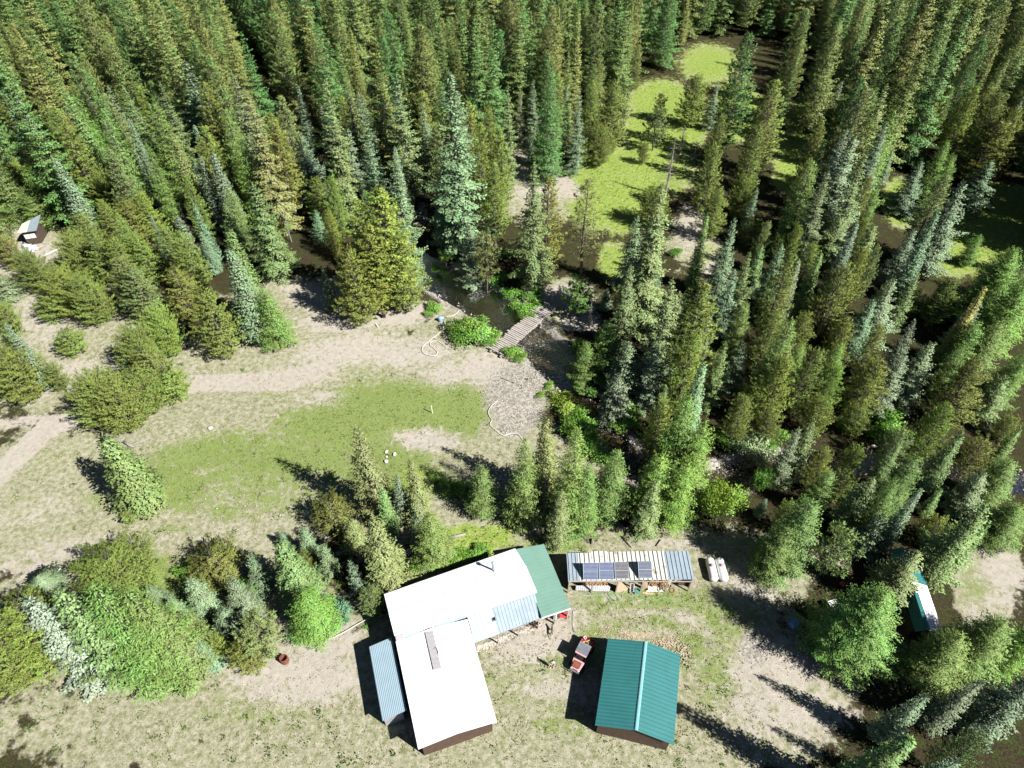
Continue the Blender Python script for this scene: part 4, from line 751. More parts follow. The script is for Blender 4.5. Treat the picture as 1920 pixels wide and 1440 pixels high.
# porch lean-to (galvanised), green lean-to, pale blue lean-to: parts of the house
p0, p1, p2, p3 = P(878, 1163, 3.35) + Vector((-.16, .48, .10)), P(1004, 1116, 3.35) + Vector((-.16, .48, .10)), P(1015, 1158, 2.75), P(890, 1205, 2.75)
m0, m3 = p0.lerp(p1, .36), p3.lerp(p2, .36)
roof_part('porch_roof', (m0, p1, p2, m3), M['galv'], hw, ribs=13, rib_h=.04)
roof_part('porch_roof', (p0, m0 - (p1 - p0) * .003, m3 - (p1 - p0) * .003, p3), mat('milky_sheet', (.46, .58, .60), .4, .1, var=.14, scale=.5), hw, ribs=5, rib_h=.04)
mb = MB(); c = P(926, 1161, 3.12); mb.box(c, (.42, .42, .16), .37); mb.box(c + Vector((0, 0, .09)), (.26, .26, .03), .37, 1); mb.build('roof_vent', [M['grey'], M['dark']], hw)
for f in (.03, .35, .66, .97): q = p3.lerp(p2, f) + Vector((-.05, .15, 0)); MB().box((q.x, q.y, 1.25), (.12, .12, 2.75), .37).build('post', M['wood'], hw)
g0, g1, g2, g3 = P(968, 1029.5, 3.15), P(1020, 1020, 2.75), P(1070, 1140, 2.75), P(1016, 1158, 3.15)
roof_part('green_roof', (g0, g1, g2, g3), M['seafoam'], hw, ribs=20, along='ew', rib_h=.035)
mb = MB(); dd = (g2 - g3).normalized(); q0 = g3 + Vector((0, 0, -.02)); q1 = g2 + Vector((0, 0, -.02)); nn = Vector((dd.y, -dd.x, 0)) * .04
mb.hexa([q0 + Vector((0, 0, -.22)), q0 + nn + Vector((0, 0, -.22)), q1 + nn + Vector((0, 0, -.22)), q1 + Vector((0, 0, -.22))], [q0, q0 + nn, q1 + nn, q1]); mb.build('trim', M['white'], hw)
for q in (g2.lerp(g3, .04), g2.lerp(g3, .5), g1.lerp(g2, .5), g1.lerp(g0, .05)): q = q.lerp((g0 + g2) / 2, .04); MB().box((q.x, q.y, 1.25), (.14, .14, 2.7), .37).build('post', M['wood'], hw)
l0, l1 = P(692, 1213, 2.6), P(728, 1197, 3.0); ldv = Vector((.245, -.969, 0)); l2, l3 = l1 + dv * 7.5 + Vector((.0, 0, 0)), l0 + dv * 7.5
roof_part('blue_roof', (l0, l1 + Vector((.35, .13, 0)), l2 + Vector((.35, .13, 0)), l3), M['blue_roof'], hw, along='ns', ribs=0, wave=14, th=.06)
w4 = inset((l3, l2, l1, l0), .3); mb = MB(); mb.prism(w4, -.3); mb.build('wall', M['dull_tin'], hw)
# -- teal barn
bn = thing('barn', tuple(P(1205, 1300, 0)), 'teal metal gabled barn with pale ridge cap and casting a black shadow', 'barn')
bz, bd = 3.0, Vector((-.235, -.972, 0)); b0, b1 = P(1140, 1197, bz), P(1276, 1228, bz); br = P(1211, 1203, 4.0); Lb = 8.6
roof_part('roof', (b0, br, br + bd * Lb, b0 + bd * Lb), M['teal'], bn, ribs=0, along='ew', wave=26, th=.08)
roof_part('roof', (br + Vector((.003, 0, 0)), b1, b1 + bd * Lb, br + bd * Lb + Vector((.003, 0, 0))), M['teal'], bn, ribs=22, along='ew', rib_h=.07, rib_w=.10)
mb = MB(); s_ = Vector((.97, -.235, 0)) * .17; q0, q1 = br + Vector((0, 0, .03)), br + bd * Lb + Vector((0, 0, .03)); mb.hexa([q0 - s_, q0 + s_, q1 + s_, q1 - s_][::-1], [p + Vector((0, 0, .07)) for p in [q0 - s_ * .5, q0 + s_ * .5, q1 + s_ * .5, q1 - s_ * .5][::-1]]); mb.build('ridge_cap', M['teal_light'], bn)
w4 = inset((b0 + bd * Lb, b1 + bd * Lb, b1, b0), .35); mb = MB(); mb.prism([w4[0], (w4[0] + w4[1]) / 2 + Vector((0, 0, .95)), w4[1], w4[2], (w4[2] + w4[3]) / 2 + Vector((0, 0, .95)), w4[3]], -.3); mb.build('wall', M['brown_wood'], bn)
# -- shed with solar panels
sh = thing('shed', tuple(P(1180, 1065, 0)), 'long low open-front shed with ribbed rusty white roof carrying solar panels', 'shed')
A0, A1, A2, A3 = P(1062, 1037, 2.45), P(1291, 1032.5, 2.45), P(1302, 1086, 3.0), P(1065.5, 1089, 3.0)
def seg(f0, f1, m, ribs, w=0, mats=None, rib_m=None, dn=0.0, ds=0.0):
    n_ = (A0 - A3).normalized(); nw, ne, se, sw = A0.lerp(A1, f0) + n_ * dn, A0.lerp(A1, f1) + n_ * dn, A3.lerp(A2, f1), A3.lerp(A2, f0)
    roof_part('roof_panel', (nw, ne, se, sw), m, sh, ribs=ribs, wave=w, rib_h=.07, rib_w=.08, rib_m=rib_m, th=.07)
rib_dark = mat('dark_seam', (.16, .15, .13), .6)
seg(0, .088, M['galv'], 3, rib_m=None); seg(.0905, .20, M['rust_white'], 3, rib_m=rib_dark); seg(.2025, .33, M['rust_white'], 3, rib_m=rib_dark, dn=.18); seg(.3325, .795, M['rust_white'], 13, rib_m=rib_dark, dn=.05); seg(.7975, 1, M['galv'], 6)
for f in (.01, .2, .4, .6, .8, .99):
    q = A3.lerp(A2, f); MB().box((q.x, q.y + .12, 1.45), (.12, .12, 2.75)).build('post', M['wood'], sh)
q0, q1 = A0 + Vector((.1, -.15, 0)), A1 + Vector((-.1, -.15, 0)); mb = MB(); mb.box(((q0.x + q1.x) / 2, (q0.y + q1.y) / 2, 1.1), (q1.x - q0.x, .08, 2.5)); mb.box((q0.x + .05, q0.y - 1.6, 1.15), (.08, 3.0, 2.4)); mb.box((q1.x - .05, q1.y - 1.6, 1.15), (.08, 3.0, 2.4)); mb.build('wall', M['brown_wood'], sh)
mb = MB(); mb.box(((A3.x + A2.x) / 2, A3.y - .02, 2.86), (A2.x - A3.x, .05, .16)); mb.build('fascia', M['wood'], sh)
SOL = {'b': solar('cells_blue', (.035, .055, .13)), 'k': solar('cells_brown', (.045, .030, .028)), 's': solar('cells_slate', (.04, .05, .075))}
sl = [('left end of the row', 1094, 1121.5, 1087, 'b', 'blue'), ('second from the left', 1123.5, 1150.7, 1086.5, 'b', 'blue'), ('third from the left', 1153.2, 1179.3, 1085.5, 'k', 'brownish dark'), ('standing apart at the right', 1197.8, 1223.5, 1084, 's', 'slate-blue')]
for txt, ua, ub, vb, c, cw in sl:
    za = 3.12; L0, R0 = P(ua, vb, za), P(ub, vb, za); up_ = Vector((0, 1.62, .78)); o = thing('solar_panel', tuple(L0), '%s pair of solar modules on the shed roof, %s' % (cw, txt), 'solar panel', 'solar panels tilted on the shed roof')
    w_ = R0 - L0; nrm = w_.cross(up_).normalized(); fr = MB(); th = nrm * .04
    fr.hexa([L0, R0, R0 + up_, L0 + up_], [p + th for p in (L0, R0, R0 + up_, L0 + up_)]); fr.build('frame', M['galv'], o)
    for j in (0, 1):
        q = [L0 + w_ * a_ + up_ * b2 + th + nrm * .006 for a_, b2 in ((.03, .02 + j * .49), (.97, .02 + j * .49), (.97, .49 + j * .49), (.03, .49 + j * .49))]
        me = bpy.data.meshes.new('cells'); me.from_pydata([p - L0 for p in q], [], [(0, 1, 2, 3)]); uvl = me.uv_layers.new(name='UVMap')
        for k, uvv in enumerate(((0, 0), (1, 0), (1, 1), (0, 1))): uvl.data[k].uv = uvv
        me.materials.append(SOL[c]); cc = link(bpy.data.objects.new('module', me)); cc.parent = o
    lg = MB()
    for f in (.08, .92): t_ = L0 + w_ * f + up_ * .95; lg.box((t_.x, t_.y, (t_.z + 2.72) / 2), (.04, .04, t_.z - 2.66))
    lg.build('support', M['grey'], o)
# things under and in front of the shed
def logs(name, pos, nx_, nz_, r_, ln, m, label, cat, rz=0, grp=None, seed=0):
    rr = np.random.RandomState(seed); mb = MB()
    for i in range(nx_):
        for k in range(nz_):
            x = (i + .5 * (k % 2)) * r_ * 2.05; q = rr.uniform(.75, 1.05) * r_; dx = rr.randn() * .03
            a0 = Vector((x + dx, -ln / 2 + rr.randn() * .04, r_ + k * r_ * 1.8)); a1 = Vector((x + dx, ln / 2, r_ + k * r_ * 1.8)); R_ = Matrix.Rotation(rz, 3, 'Z'); mb.tube([Vector(pos) + R_ @ a0, Vector(pos) + R_ @ a1], q, 6)
    return tag(mb.build(name, m), label, cat, grp)
f0 = P(1093, 1099, 0); logs('firewood_stack', (f0.x - .1, f0.y - .05, .2), 16, 11, .085, .45, M['firewood'], 'stacked split firewood under the shed front, left of the dark bay', 'firewood', seed=1, grp='firewood stacks')
f0 = P(1217, 1099, 0); logs('firewood_stack', (f0.x - .1, f0.y - .05, .2), 11, 11, .085, .45, M['firewood'], 'stacked split firewood under the shed front, right of the leaning plywood', 'firewood', seed=2, grp='firewood stacks')
def sheet(name, corners, m, label, cat, th=.03, grp=None, waves=0):
    if waves: o = roof_part(name, corners, m, None, wave=waves, th=.02)
    else: mb = MB(); bt, tp_ = slab(corners[::-1], th); mb.hexa(bt, tp_); o = mb.build(name, m)
    return tag(o, label, cat, grp)
sheet('tin_sheet', (P(1080, 1098, .75), P(1145, 1098, .75), P(1142, 1109, .35), P(1079, 1107, .35)), M['dull_tin'], 'grey corrugated tin sheet lying along the shed front below the firewood', 'tin sheet', waves=16)
sheet('plywood_sheet', (P(1158, 1090, 1.9), P(1163, 1089, 1.9), P(1181, 1106, .05), P(1153, 1112, .05)), M['plywood'], 'tan plywood sheet leaning at the shed, flaring out onto the ground', 'board', grp='plywood sheets')
sheet('plywood_sheet', (P(1207, 1090, 1.9), P(1215, 1089, 1.9), P(1214, 1105, .05), P(1204, 1105, .05)), M['plywood'], 'narrow tan plywood sheet leaning between the hand truck and right firewood', 'board', grp='plywood sheets')
sheet('storage_bin', (P(1215, 1098, .5), P(1232, 1097, .5), P(1232, 1104, .45), P(1215, 1105, .45)), M['cream'], 'pale grey bin in front of the right firewood stack', 'bin', th=.3)
sheet('green_board', (P(1191, 1105, .35), P(1201, 1103, .35), P(1199, 1114, .1), P(1188, 1112, .1)), mat('dark_green_board', (.05, .20, .15), .6), 'dark green board lying beside the white framed hand truck', 'board')
hd = thing('hand_truck', tuple(P(1184, 1105, 0)), 'white framed dark ladder-backed hand truck leaning in front of the solar shed', 'hand truck')
q0, q1, q2, q3 = P(1181, 1110, .1), P(1188, 1111, .1), P(1189, 1094, 1.2), P(1183, 1093, 1.2)
MB().tube([q0, q3, q2, q1], .04, 6).build('frame', M['white'], hd); mb = MB()
for f in (.1, .3, .5, .7, .9): mb.tube([q0.lerp(q3, f), q1.lerp(q2, f)], .025, 5)
mb.build('rungs', M['grey'], hd); mb = MB(); bt, tp_ = slab((q0.lerp(q1, .1), q1.lerp(q0, .1), q2.lerp(q3, .1), q3.lerp(q2, .1)), .015); mb.hexa([p - Vector((0, 0, .04)) for p in bt], [p - Vector((0, 0, .04)) for p in tp_]); mb.build('back_panel', M['black'], hd)
for k, (uu, vv) in enumerate(((1180, 1111), (1189, 1112))):
    c = P(uu, vv, .13); MB().tube([c + Vector((-.04, 0, 0)), c + Vector((.04, 0, 0))], .13, 12).build('wheel', M['rubber'], hd)
def plank(u0, v0, u1, v1, w, th, m, name, label, cat, z=.05, grp=None):
    a_, b2 = P(u0, v0, z), P(u1, v1, z); d_ = b2 - a_; mb = MB(); mb.box((a_ + b2) / 2, (d_.length, w, th), math.atan2(d_.y, d_.x), ry=-math.asin(max(-1, min(1, d_.z / d_.length)))); return tag(mb.build(name, m), label, cat, grp)
plank(1205, 1112, 1232, 1107, .16, .06, M['plywood'], 'plank', 'upper pale plank on the ground below the solar shed', 'plank', grp='loose planks')
plank(1206, 1113, 1228, 1114, .14, .05, M['plywood'], 'plank', 'lower pale plank on the ground below the solar shed', 'plank', z=.06, grp='loose planks')
plank(1212, 1108, 1244, 1108, .12, .05, M['cream'], 'plank', 'thin white plank pointing at the right firewood stack', 'plank', z=.12, grp='loose planks')
plank(815, 1090, 780, 1104, .0, .0, M['wood'], 'x', 'x', 'x') if 0 else None
jb = thing('junk_pile', tuple(P(1240, 1105, 0)), 'jumble of white tubs and oddments at the right end of the shed front', 'junk')
rj = np.random.RandomState(4)
for i, (uu, vv, mk, s_) in enumerate(((1236, 1107, 'white', .5), (1241, 1104, 'cream', .4), (1246, 1101, 'green_hose', .3), (1240, 1098, 'red', .3), (1250, 1103, 'white', .35), (1256, 1101, 'plywood', .4), (1235, 1101, 'grey', .35))):
    c = P(uu, vv, 0); MB().tube2(c, [(s_ * .38, 0), (s_ * .45, s_ * .8), (s_ * .40, s_ * .8), (s_ * .34, .1)], 10, 0).build('tub', M[mk], jb)
bx_ = P(1258, 1094, 0); mb = MB(); mb.box(bx_ + Vector((.2, .3, .45)), (1.3, .6, .9)); mb.box(bx_ + Vector((.2, .3, .92)), (1.4, .7, .05)); tag(mb.build('freezer_chest', M['cream']), 'pale chest standing under the right front of the solar shed', 'chest')
mb = MB(); c = P(1281, 1094, 0)
for k in range(5): mb.box(c + Vector((0, .2 + .0, .12 + k * .16)), (1.5, .9, .10))
for k in (-.7, 0, .7): mb.box(c + Vector((k, .2, .4)), (.1, .88, .8))
tag(mb.build('pallet_stack', M['brown_wood']), 'stack of brown pallets under the right end of the shed', 'pallets')
def tire(u, v, r_, m, name, label, cat, z=0.0, grp=None, tube_r=.09):
    c = P(u, v, z + tube_r); n = 18; pts = [c + Vector((math.cos(a) * r_, math.sin(a) * r_, 0)) for a in np.linspace(0, 2 * math.pi, n + 1)]
    return tag(MB().tube(pts, tube_r, 8, caps=False).build(name, m, smooth=True), label, cat, grp)
tire(1259.5, 1107, .27, M['rustm'], 'tyre', 'small brown tyre lying flat below the white tubs at the shed', 'tyre')
# -- propane tanks
for ua, ub, txt in ((1330.5, 1339.0, 'left'), (1348.5, 1358.0, 'right')):
    a_, b2 = P(ua, 1050, .62), P(ub, 1086, .62); c = (a_ + b2) / 2; o = thing('propane_tank', (c.x, c.y, 0), '%s one of two white propane tanks side by side, pinkish dome lid' % txt, 'propane tank', 'white propane tanks')
    d_ = (b2 - a_).normalized(); hl = 1.45; R_ = .50; pts = []; rad = []
    for s_, rr_ in ((-1, 0.05), (-.985, .3), (-.95, .6), (-.90, .82), (-.84, .95), (-.78, 1), (.78, 1), (.84, .95), (.90, .82), (.95, .6), (.985, .3), (1, .05)): pts.append(c + d_ * hl * s_); rad.append(R_ * rr_)
    MB().tube(pts, rad, 24).build('tank', M['white'], o, smooth=True)
    dm = MB().tube2(c + Vector((0, 0, .44)) - d_ * .25, [(.2, 0), (.2, .14), (.14, .2), (.03, .22)], 14, 0).build('dome_lid', M['pink'], o, smooth=True)
    for s_ in (-.55, .55): MB().box(Vector((c.x, c.y, .08)) + d_ * hl * s_, (.95, .18, .22), math.atan2(d_.y, d_.x) + math.pi / 2).build('foot', M['concrete'], o)
# -- right cabin
cbn = thing('cabin', tuple(P(1730, 1140, 0)), 'narrow cabin half under trees, roof green on one side and glare-white on the other', 'cabin')
rS, eS, wS = P(1740, 1181, 4.3), P(1769, 1189, 3.1), P(1716, 1184.5, 3.1); nd = (P(1713, 1098, 4.3) - rS); nd.z = 0; nd = nd.normalized(); LL = 9.5
wS = rS + (wS - rS); 
roof_part('roof', (wS + nd * LL, rS + nd * LL, rS, wS), M['teal'], cbn, along='ew', wave=24, th=.07)
roof_part('roof', (rS + nd * 5.4 + Vector((.003, 0, 0)), eS + nd * 5.4, eS, rS + Vector((.003, 0, 0))), M['white_metal'], cbn, along='ew', ribs=16, rib_h=.03)  # sun glare on the east slope, painted as white sheet
roof_part('roof', (rS + nd * LL + Vector((.003, 0, -.05)), eS + nd * LL + Vector((0, 0, -.05)), eS + nd * 5.41 + Vector((0, 0, -.05)), rS + nd * 5.41 + Vector((.003, 0, -.05))), M['teal'], cbn, along='ew', ribs=12)
mb = MB(); s_ = Vector((nd.y, -nd.x, 0)) * .2; z_ = Vector((0, 0, .05)); q0, q1 = rS + z_, rS + nd * 4 + z_; mb.hexa([q0 - s_, q0 + s_, q1 + s_, q1 - s_], [p + z_ for p in (q0 - s_, q0 + s_, q1 + s_, q1 - s_)]); mb.build('ridge_cap', M['teal'], cbn)
mb = MB(); q = [wS.lerp(rS, .35) + nd * 4.6, wS.lerp(rS, .95) + nd * 4.6, wS.lerp(rS, .95) + nd * 6.2, wS.lerp(rS, .35) + nd * 6.2]; mb.hexa([p + z_ for p in q], [p + z_ * 1.6 for p in q]); mb.build('pale_patch', M['blue_roof'], cbn)
w4 = inset((wS, eS, eS + nd * LL, wS + nd * LL), .35); mb = MB(); mb.prism([w4[0], (w4[0] + w4[1]) / 2 + Vector((0, 0, .6)), w4[1], w4[2], (w4[2] + w4[3]) / 2 + Vector((0, 0, .6)), w4[3]], -.3); mb.build('wall', M['log_wall'], cbn)
s2 = thing('shed', tuple(P(1690, 1045, 0)), 'small white-and-blue tin roof corner peeking between trees above the cabin', 'shed')
q = (P(1672, 1037, 3), P(1697, 1035, 3), P(1704, 1062, 2.6), P(1676, 1064, 2.6)); roof_part('roof', q, M['blue_roof'], s2, wave=10); mb = MB(); mb.prism(inset((q[3], q[2], q[1], q[0]), .2), -.3); mb.build('wall', M['brown_wood'], s2)
# -- left log cabin
lc = thing('cabin', tuple(P(52, 452, 0)), 'small dark log cabin with pale tin roof, tree branches over its right side', 'cabin')
z1, z2 = 3.6, 2.9; c0, c1, c2_, c3 = P(41, 420, z1 - .2), P(76, 402, z1), P(68, 432, z2), P(32, 437, z2)
c1b = c0.lerp(c1, .45); c2b = c3.lerp(c2_, .5)
roof_part('roof', (c0, c1b, c2b, c3), mat('pale_mossy_tin', (.50, .50, .42), .5, .1, var=.15, scale=1), lc, ribs=5)
roof_part('roof', (c1b + Vector((.01, 0, 0)), c1, c2_, c2b + Vector((.01, 0, 0))), mat('tree_shaded_tin', (.20, .25, .28), .6), lc, ribs=5)  # right half of the same roof, tree shade put into its darker bluish colour
w4 = inset((c3, c2_, c1, c0), .5); mb = MB(); mb.prism(w4, -.3); mb.build('wall', M['log_wall'], lc)
f_ = (w4[1] - w4[0]); f_.z = 0; fd = f_.normalized(); on = Vector((fd.y, -fd.x, 0)); wc = (w4[0] + w4[1]) / 2 + on * .03
for s_ in (-.55, .35):
    c = Vector((wc.x, wc.y, 1.7)) + fd * s_; fr = MB().box(c, (.8, .08, .8), math.atan2(fd.y, fd.x)).build('window', M['white'], lc); MB().box(c + on * .05, (.66, .02, .66), math.atan2(fd.y, fd.x)).build('pane', M['glass'], fr)
# -- tiny shed in the left forest
ts = thing('shed', tuple(P(495, 490, 0)), 'tiny tin-roofed shed almost hidden among the tall spruces', 'shed')
q = (P(488, 480, 2.9), P(512, 470, 2.9), P(518, 482, 2.5), P(481, 492, 2.5)); roof_part('roof', q, M['galv'], ts, wave=10); mb = MB(); mb.prism(inset((q[3], q[2], q[1], q[0]), .3), -.2); mb.build('wall', M['dark'], ts)
MB().box(P(486, 489, 2.35), (1.2, .06, .3), .5).build('fascia', M['brown_wood'], ts)
# ---------------------------------------------------------------- plank bridge
br0, br1 = P(930, 662.5, .25), P(1031, 573, .25); bd_ = br1 - br0; bl = bd_.length; ang = math.atan2(bd_.y, bd_.x); bu = bd_.normalized(); bn_ = Vector((-bu.y, bu.x, 0))
bg_ = thing('footbridge', tuple((br0 + br1) / 2), 'weathered grey plank footbridge crossing the creek on log beams', 'bridge')
rb = np.random.RandomState(3); mb = MB(); npl = 36
for i in range(npl):
    c = br0 + bu * (i + .5) * bl / npl + bn_ * rb.randn() * .09; mb.box(c + Vector((0, 0, .30 + rb.randn() * .012)), (bl / npl * rb.uniform(.58, .80), 2.75 + rb.randn() * .12, .06), ang + rb.randn() * .018)
mb.build('deck', M['wood'], bg_)
for s_ in (-.95, .95): MB().tube([br0 + bn_ * s_ - bu * .3 + Vector((0, 0, .02)), br1 + bn_ * s_ + bu * .3 + Vector((0, 0, .02))], .21, 10).build('log_beam', M['greybark'], bg_, smooth=True)
MB().tube([br0 - bn_ * 1.25 + bu * bl * .45 + Vector((0, 0, .38)), br1 - bn_ * 1.3 + Vector((0, 0, .38))], .06, 6).build('kerb_rail', M['wood'], bg_)
# ---------------------------------------------------------------- hoses, drum, posts, logs, odds and ends
def path(pts, z=.03): return [P(u, v, z) for u, v in pts]
def spl(pts, k=6):
    a = np.array([[*p] for p in pts]); out = []
    n = len(a)
    for i in range(n - 1):
        p0, p1, p2, p3 = a[max(i - 1, 0)], a[i], a[i + 1], a[min(i + 2, n - 1)]
        for j in range(k): t = j / k; out.append(Vector(.5 * ((2 * p1) + (p2 - p0) * t + (2 * p0 - 5 * p1 + 4 * p2 - p3) * t * t + (3 * p1 - p0 - 3 * p2 + p3) * t ** 3)))
    return out + [Vector(a[-1])]
def hose(pts, r_, m, label, z=.18, name='hose', cat='hose', grp=None): return tag(MB().tube(spl(path(pts, z)), r_, 6).build(name, m, smooth=True), label, cat, grp)
def hz(a, s=3.0, ou=640, ov=540): return [(ou + x / s, ov + y / s) for x, y in a]
hose(hz([(583, 178), (572, 228), (540, 262), (500, 292), (462, 325), (455, 348), (468, 368), (498, 378), (525, 381), (540, 362), (522, 338), (502, 322), (505, 305), (535, 296), (568, 314), (592, 338)]), .04, M['rope'], 'pale hose curling in a loop on the dirt from the blue drum', grp='pale hoses')
hose(hz([(586, 160), (622, 158), (645, 145), (662, 128)]), .05, M['rope'], 'short pale hose running from the blue drum into the creek', grp='pale hoses')
hose(hz([(880, 635), (845, 662), (828, 695), (835, 720), (848, 742), (838, 766), (870, 800), (910, 828), (955, 818), (995, 822), (1020, 850)]), .04, M['rope'], 'pale hose winding along the gravel edge of the lawn', grp='pale hoses')
dr = thing('drum', tuple(P(826, 602, 0)), 'small blue plastic drum with white spout standing on dirt near the creek', 'drum'); c = P(826, 602, 0)
MB().tube2(c, [(.30, 0), (.33, .1), (.33, .75), (.27, .85), (.1, .87)], 18, 0).build('barrel', M['blue'], dr, smooth=True); MB().tube([c + Vector((.3, 0, .7)), c + Vector((.6, -.02, .65))], .09, 8).build('spout', M['white'], dr)
tag(MB().tube([P(810.5, 775, -.1), P(808.6, 761, 1.45)], .075, 8).build('post', M['cream']), 'short pale post leaning alone on the green lawn', 'post')
plank(941, 708, 965, 717, .08, .05, M['greybark'], 'stick', 'thin straight grey stick on the gravel below the bridge', 'stick', z=.22)
plank(704, 606, 709, 613, .12, .06, M['cream'], 'board', 'short pale board at the foot of the big pines', 'board', z=.15)
def log(u0, v0, u1, v1, r_, m, label, z=.18, grp='fallen logs'): return tag(MB().tube([P(u0, v0, z), P((u0 + u1) / 2, (v0 + v1) / 2 + .5, z), P(u1, v1, z)], [r_, r_ * .85, r_ * .6], 8).build('log', m, smooth=True), label, 'log', grp)
log(240, 836, 284, 821, .13, M['greybark'], 'long pale fallen log tapering right, below the big round pines')
log(232, 828, 250, 838, .2, M['greybark'], 'short thick grey log beside the tip of the lone fir')
log(843, 1008, 873, 1001, .22, M['greybark'], 'weathered log in the brush behind the long white roof')
log(1168, 1005, 1186, 1027, .10, M['greybark'], 'bare pole lying above the shed roof left half')
log(765, 1053, 776, 1040, .14, M['greybark'], 'short log sticking out beside the spruce at the white roof')
log(1240, 1012, 1231, 1024, .10, M['greybark'], 'short pale log above the right half of the shed roof')
log(16, 425, 28, 440, .12, M['greybark'], 'grey log lying left of the small log cabin')
log(1110, 1010, 1112, 1020, .0 + .12, M['greybark'], 'small log just above the shed roof left end')
for i, (uu, vv) in enumerate(((725, 848), (740, 852), (724, 866), (725, 857))):
    tag(rock_field('rock', [(*P(uu, vv)[:2], .12)], [(.30, .34, .36, .18)[i]], M['cream'], 60 + i), ('pale rock on the lawn at the upper left of four', 'pale rock on the lawn at the right of four', 'pale rock on the lawn lowest of four', 'smallest pale rock on the lawn, between two others')[i], 'rock', 'pale rocks on the lawn')
tag(rock_field('rock', [(*P(395, 804)[:2], .2)], [.42], M['stone'], 70), 'dark grey rock alone in the dry grass left of the lawn', 'rock')
tag(rock_field('rock', [(*P(114, 1070)[:2], .2)], [.4], M['cream'], 71), 'pale rock at the left tip of the wide olive pine', 'rock')
# rootwad in the creek
rw = MB(); c = P(1180, 833, -.2); rr = np.random.RandomState(8)
for i in range(34):
    a_ = rr.uniform(-1.1, 1.3); d_ = Vector((math.cos(a_) * .5 - .3, -math.sin(a_) * .5 - .5, rr.uniform(-.2, .7))).normalized(); L_ = rr.uniform(.7, 1.7); rw.tube([c, c + d_ * L_ * .5 + Vector(rr.randn(3) * .08), c + d_ * L_ + Vector(rr.randn(3) * .15)], [.10, .05, .015], 5)
rw.tube([c - Vector((-.3, -.6, 0)) * 2, c], [.16, .28], 8); tag(rw.build('tree_stump', M['greybark']), 'grey upturned root mass standing at the creek edge', 'stump')
# rusty barrel
rbk = MB(); c = P(535, 1240, 0); rbk.tube2(c, [(.40, 0), (.42, .45), (.42, .9), (.36, .9), (.34, .12), (.02, .10)], 18, 0); tag(rbk.build('burn_barrel', M['rustm'], smooth=False), 'open rusty steel barrel on bare dirt left of the house', 'barrel')
# tarps at the left cabin
def crumple(name, quad, m, label, cat, seed, amp=.22, grp=None):
    rr = np.random.RandomState(seed); n = 12; a_, b2, c_, d_ = [np.array(P(*q)[:2]) for q in quad]; V = []
    for i in range(n):
        for j in range(n):
            f, g_ = i / (n - 1), j / (n - 1); p = (a_ * (1 - f) + b2 * f) * (1 - g_) + (d_ * (1 - f) + c_ * f) * g_; e = .25 if i in (0, n - 1) or j in (0, n - 1) else .0
            p = p + rr.randn(2) * .10 * (1 + 3 * e); V.append((p[0], p[1], .08 + amp * rr.rand() * (.3 if e else 1)))
    F_ = [(i * n + j, (i + 1) * n + j, (i + 1) * n + j + 1, i * n + j + 1) for i in range(n - 1) for j in range(n - 1)]
    o = link(bpy.data.objects.new(name, np_mesh(name, V, F_, [m]))); sm = o.modifiers.new('t', 'SOLIDIFY'); sm.thickness = .02; return tag(o, label, cat, grp)
crumple('tarp', ((15, 496), (40, 480), (30, 468), (18, 478)), M['tarp'], 'crumpled pale blue tarp on the ground at the far left', 'tarp', 1, grp='crumpled tarps')
crumple('tarp', ((34, 470), (66, 474), (72, 462), (47, 455)), mat('greyish_tarp', (.60, .62, .68), .5, var=.12, bump=.5), 'crumpled grey-white tarp directly in front of the small log cabin', 'tarp', 2, grp='crumpled tarps')
plank(81, 480, 117, 463, .32, .10, M['white'], 'gutter', 'long white gutter lying on the ground right of the small log cabin', 'gutter', z=.2)
# yard pieces
plank(1391, 1111, 1412, 1110, .9, .10, M['concrete'], 'stone_slab', 'flat brownish slab on the ground right of the propane tanks', 'slab', z=.12)
mb = MB(); c = P(1559, 1139, 0); mb.box(c + Vector((0, 0, .45)), (1.0, .8, .8), .3); mb.box(c + Vector((0, 0, .88)), (1.08, .88, .07), .3, 1); o = mb.build('storage_box', [M['cream'], M['white']]); tag(o, 'pale storage box with white lid in tree shade right of the yard', 'box')
mb = MB(); c = P(1487, 1172, 0); mb.box(c + Vector((0, 0, .3)), (.8, .7, .6), .5); mb.box(c + Vector((0, 0, .63)), (.86, .76, .06), .5); tag(mb.build('crate', M['blue']), 'blue crate in the tree shade at the right of the yard', 'crate')
c = P(1507, 1183, 0); tag(MB().tube2(c, [(.36, 0), (.38, .8), (.33, .8), (.31, .1), (.02, .08)], 16, 0).build('barrel', M['rustm']), 'dark rusty barrel in shade next to the blue crate', 'barrel')
c = P(1545, 1187, 0); mb = MB(); mb.box(c + Vector((0, 0, .2)), (.7, .4, .35), .8); mb.box(c + Vector((.1, .1, .42)), (.5, .3, .1), .4); tag(mb.build('cooler', M['tarp']), 'small bluish cooler in deep shade right of the rusty barrel', 'cooler')
c = P(1580, 1096, 0); mb = MB(); mb.box(c + Vector((0, 0, .5)), (.9, .5, .35), .6); mb.box(c + Vector((.1, .1, .8)), (.4, .35, .3), .6, 1); mb.tube([c + Vector((-.4, -.2, .2)), c + Vector((-.4, .3, .2))], .2, 10, 1); tag(mb.build('tiller', [M['red'], M['black']]), 'small red machine between trees left of the cabin', 'machine')
hose([(1560, 1150), (1572, 1172), (1590, 1196), (1606, 1222)], .03, M['plywood'], 'thin tan rope stretched across the shaded ground to the storage box', name='rope', cat='rope', z=.3)
def hz2(a): return [(960 + x / 4.364, 990 + y / 4.364) for x, y in a]
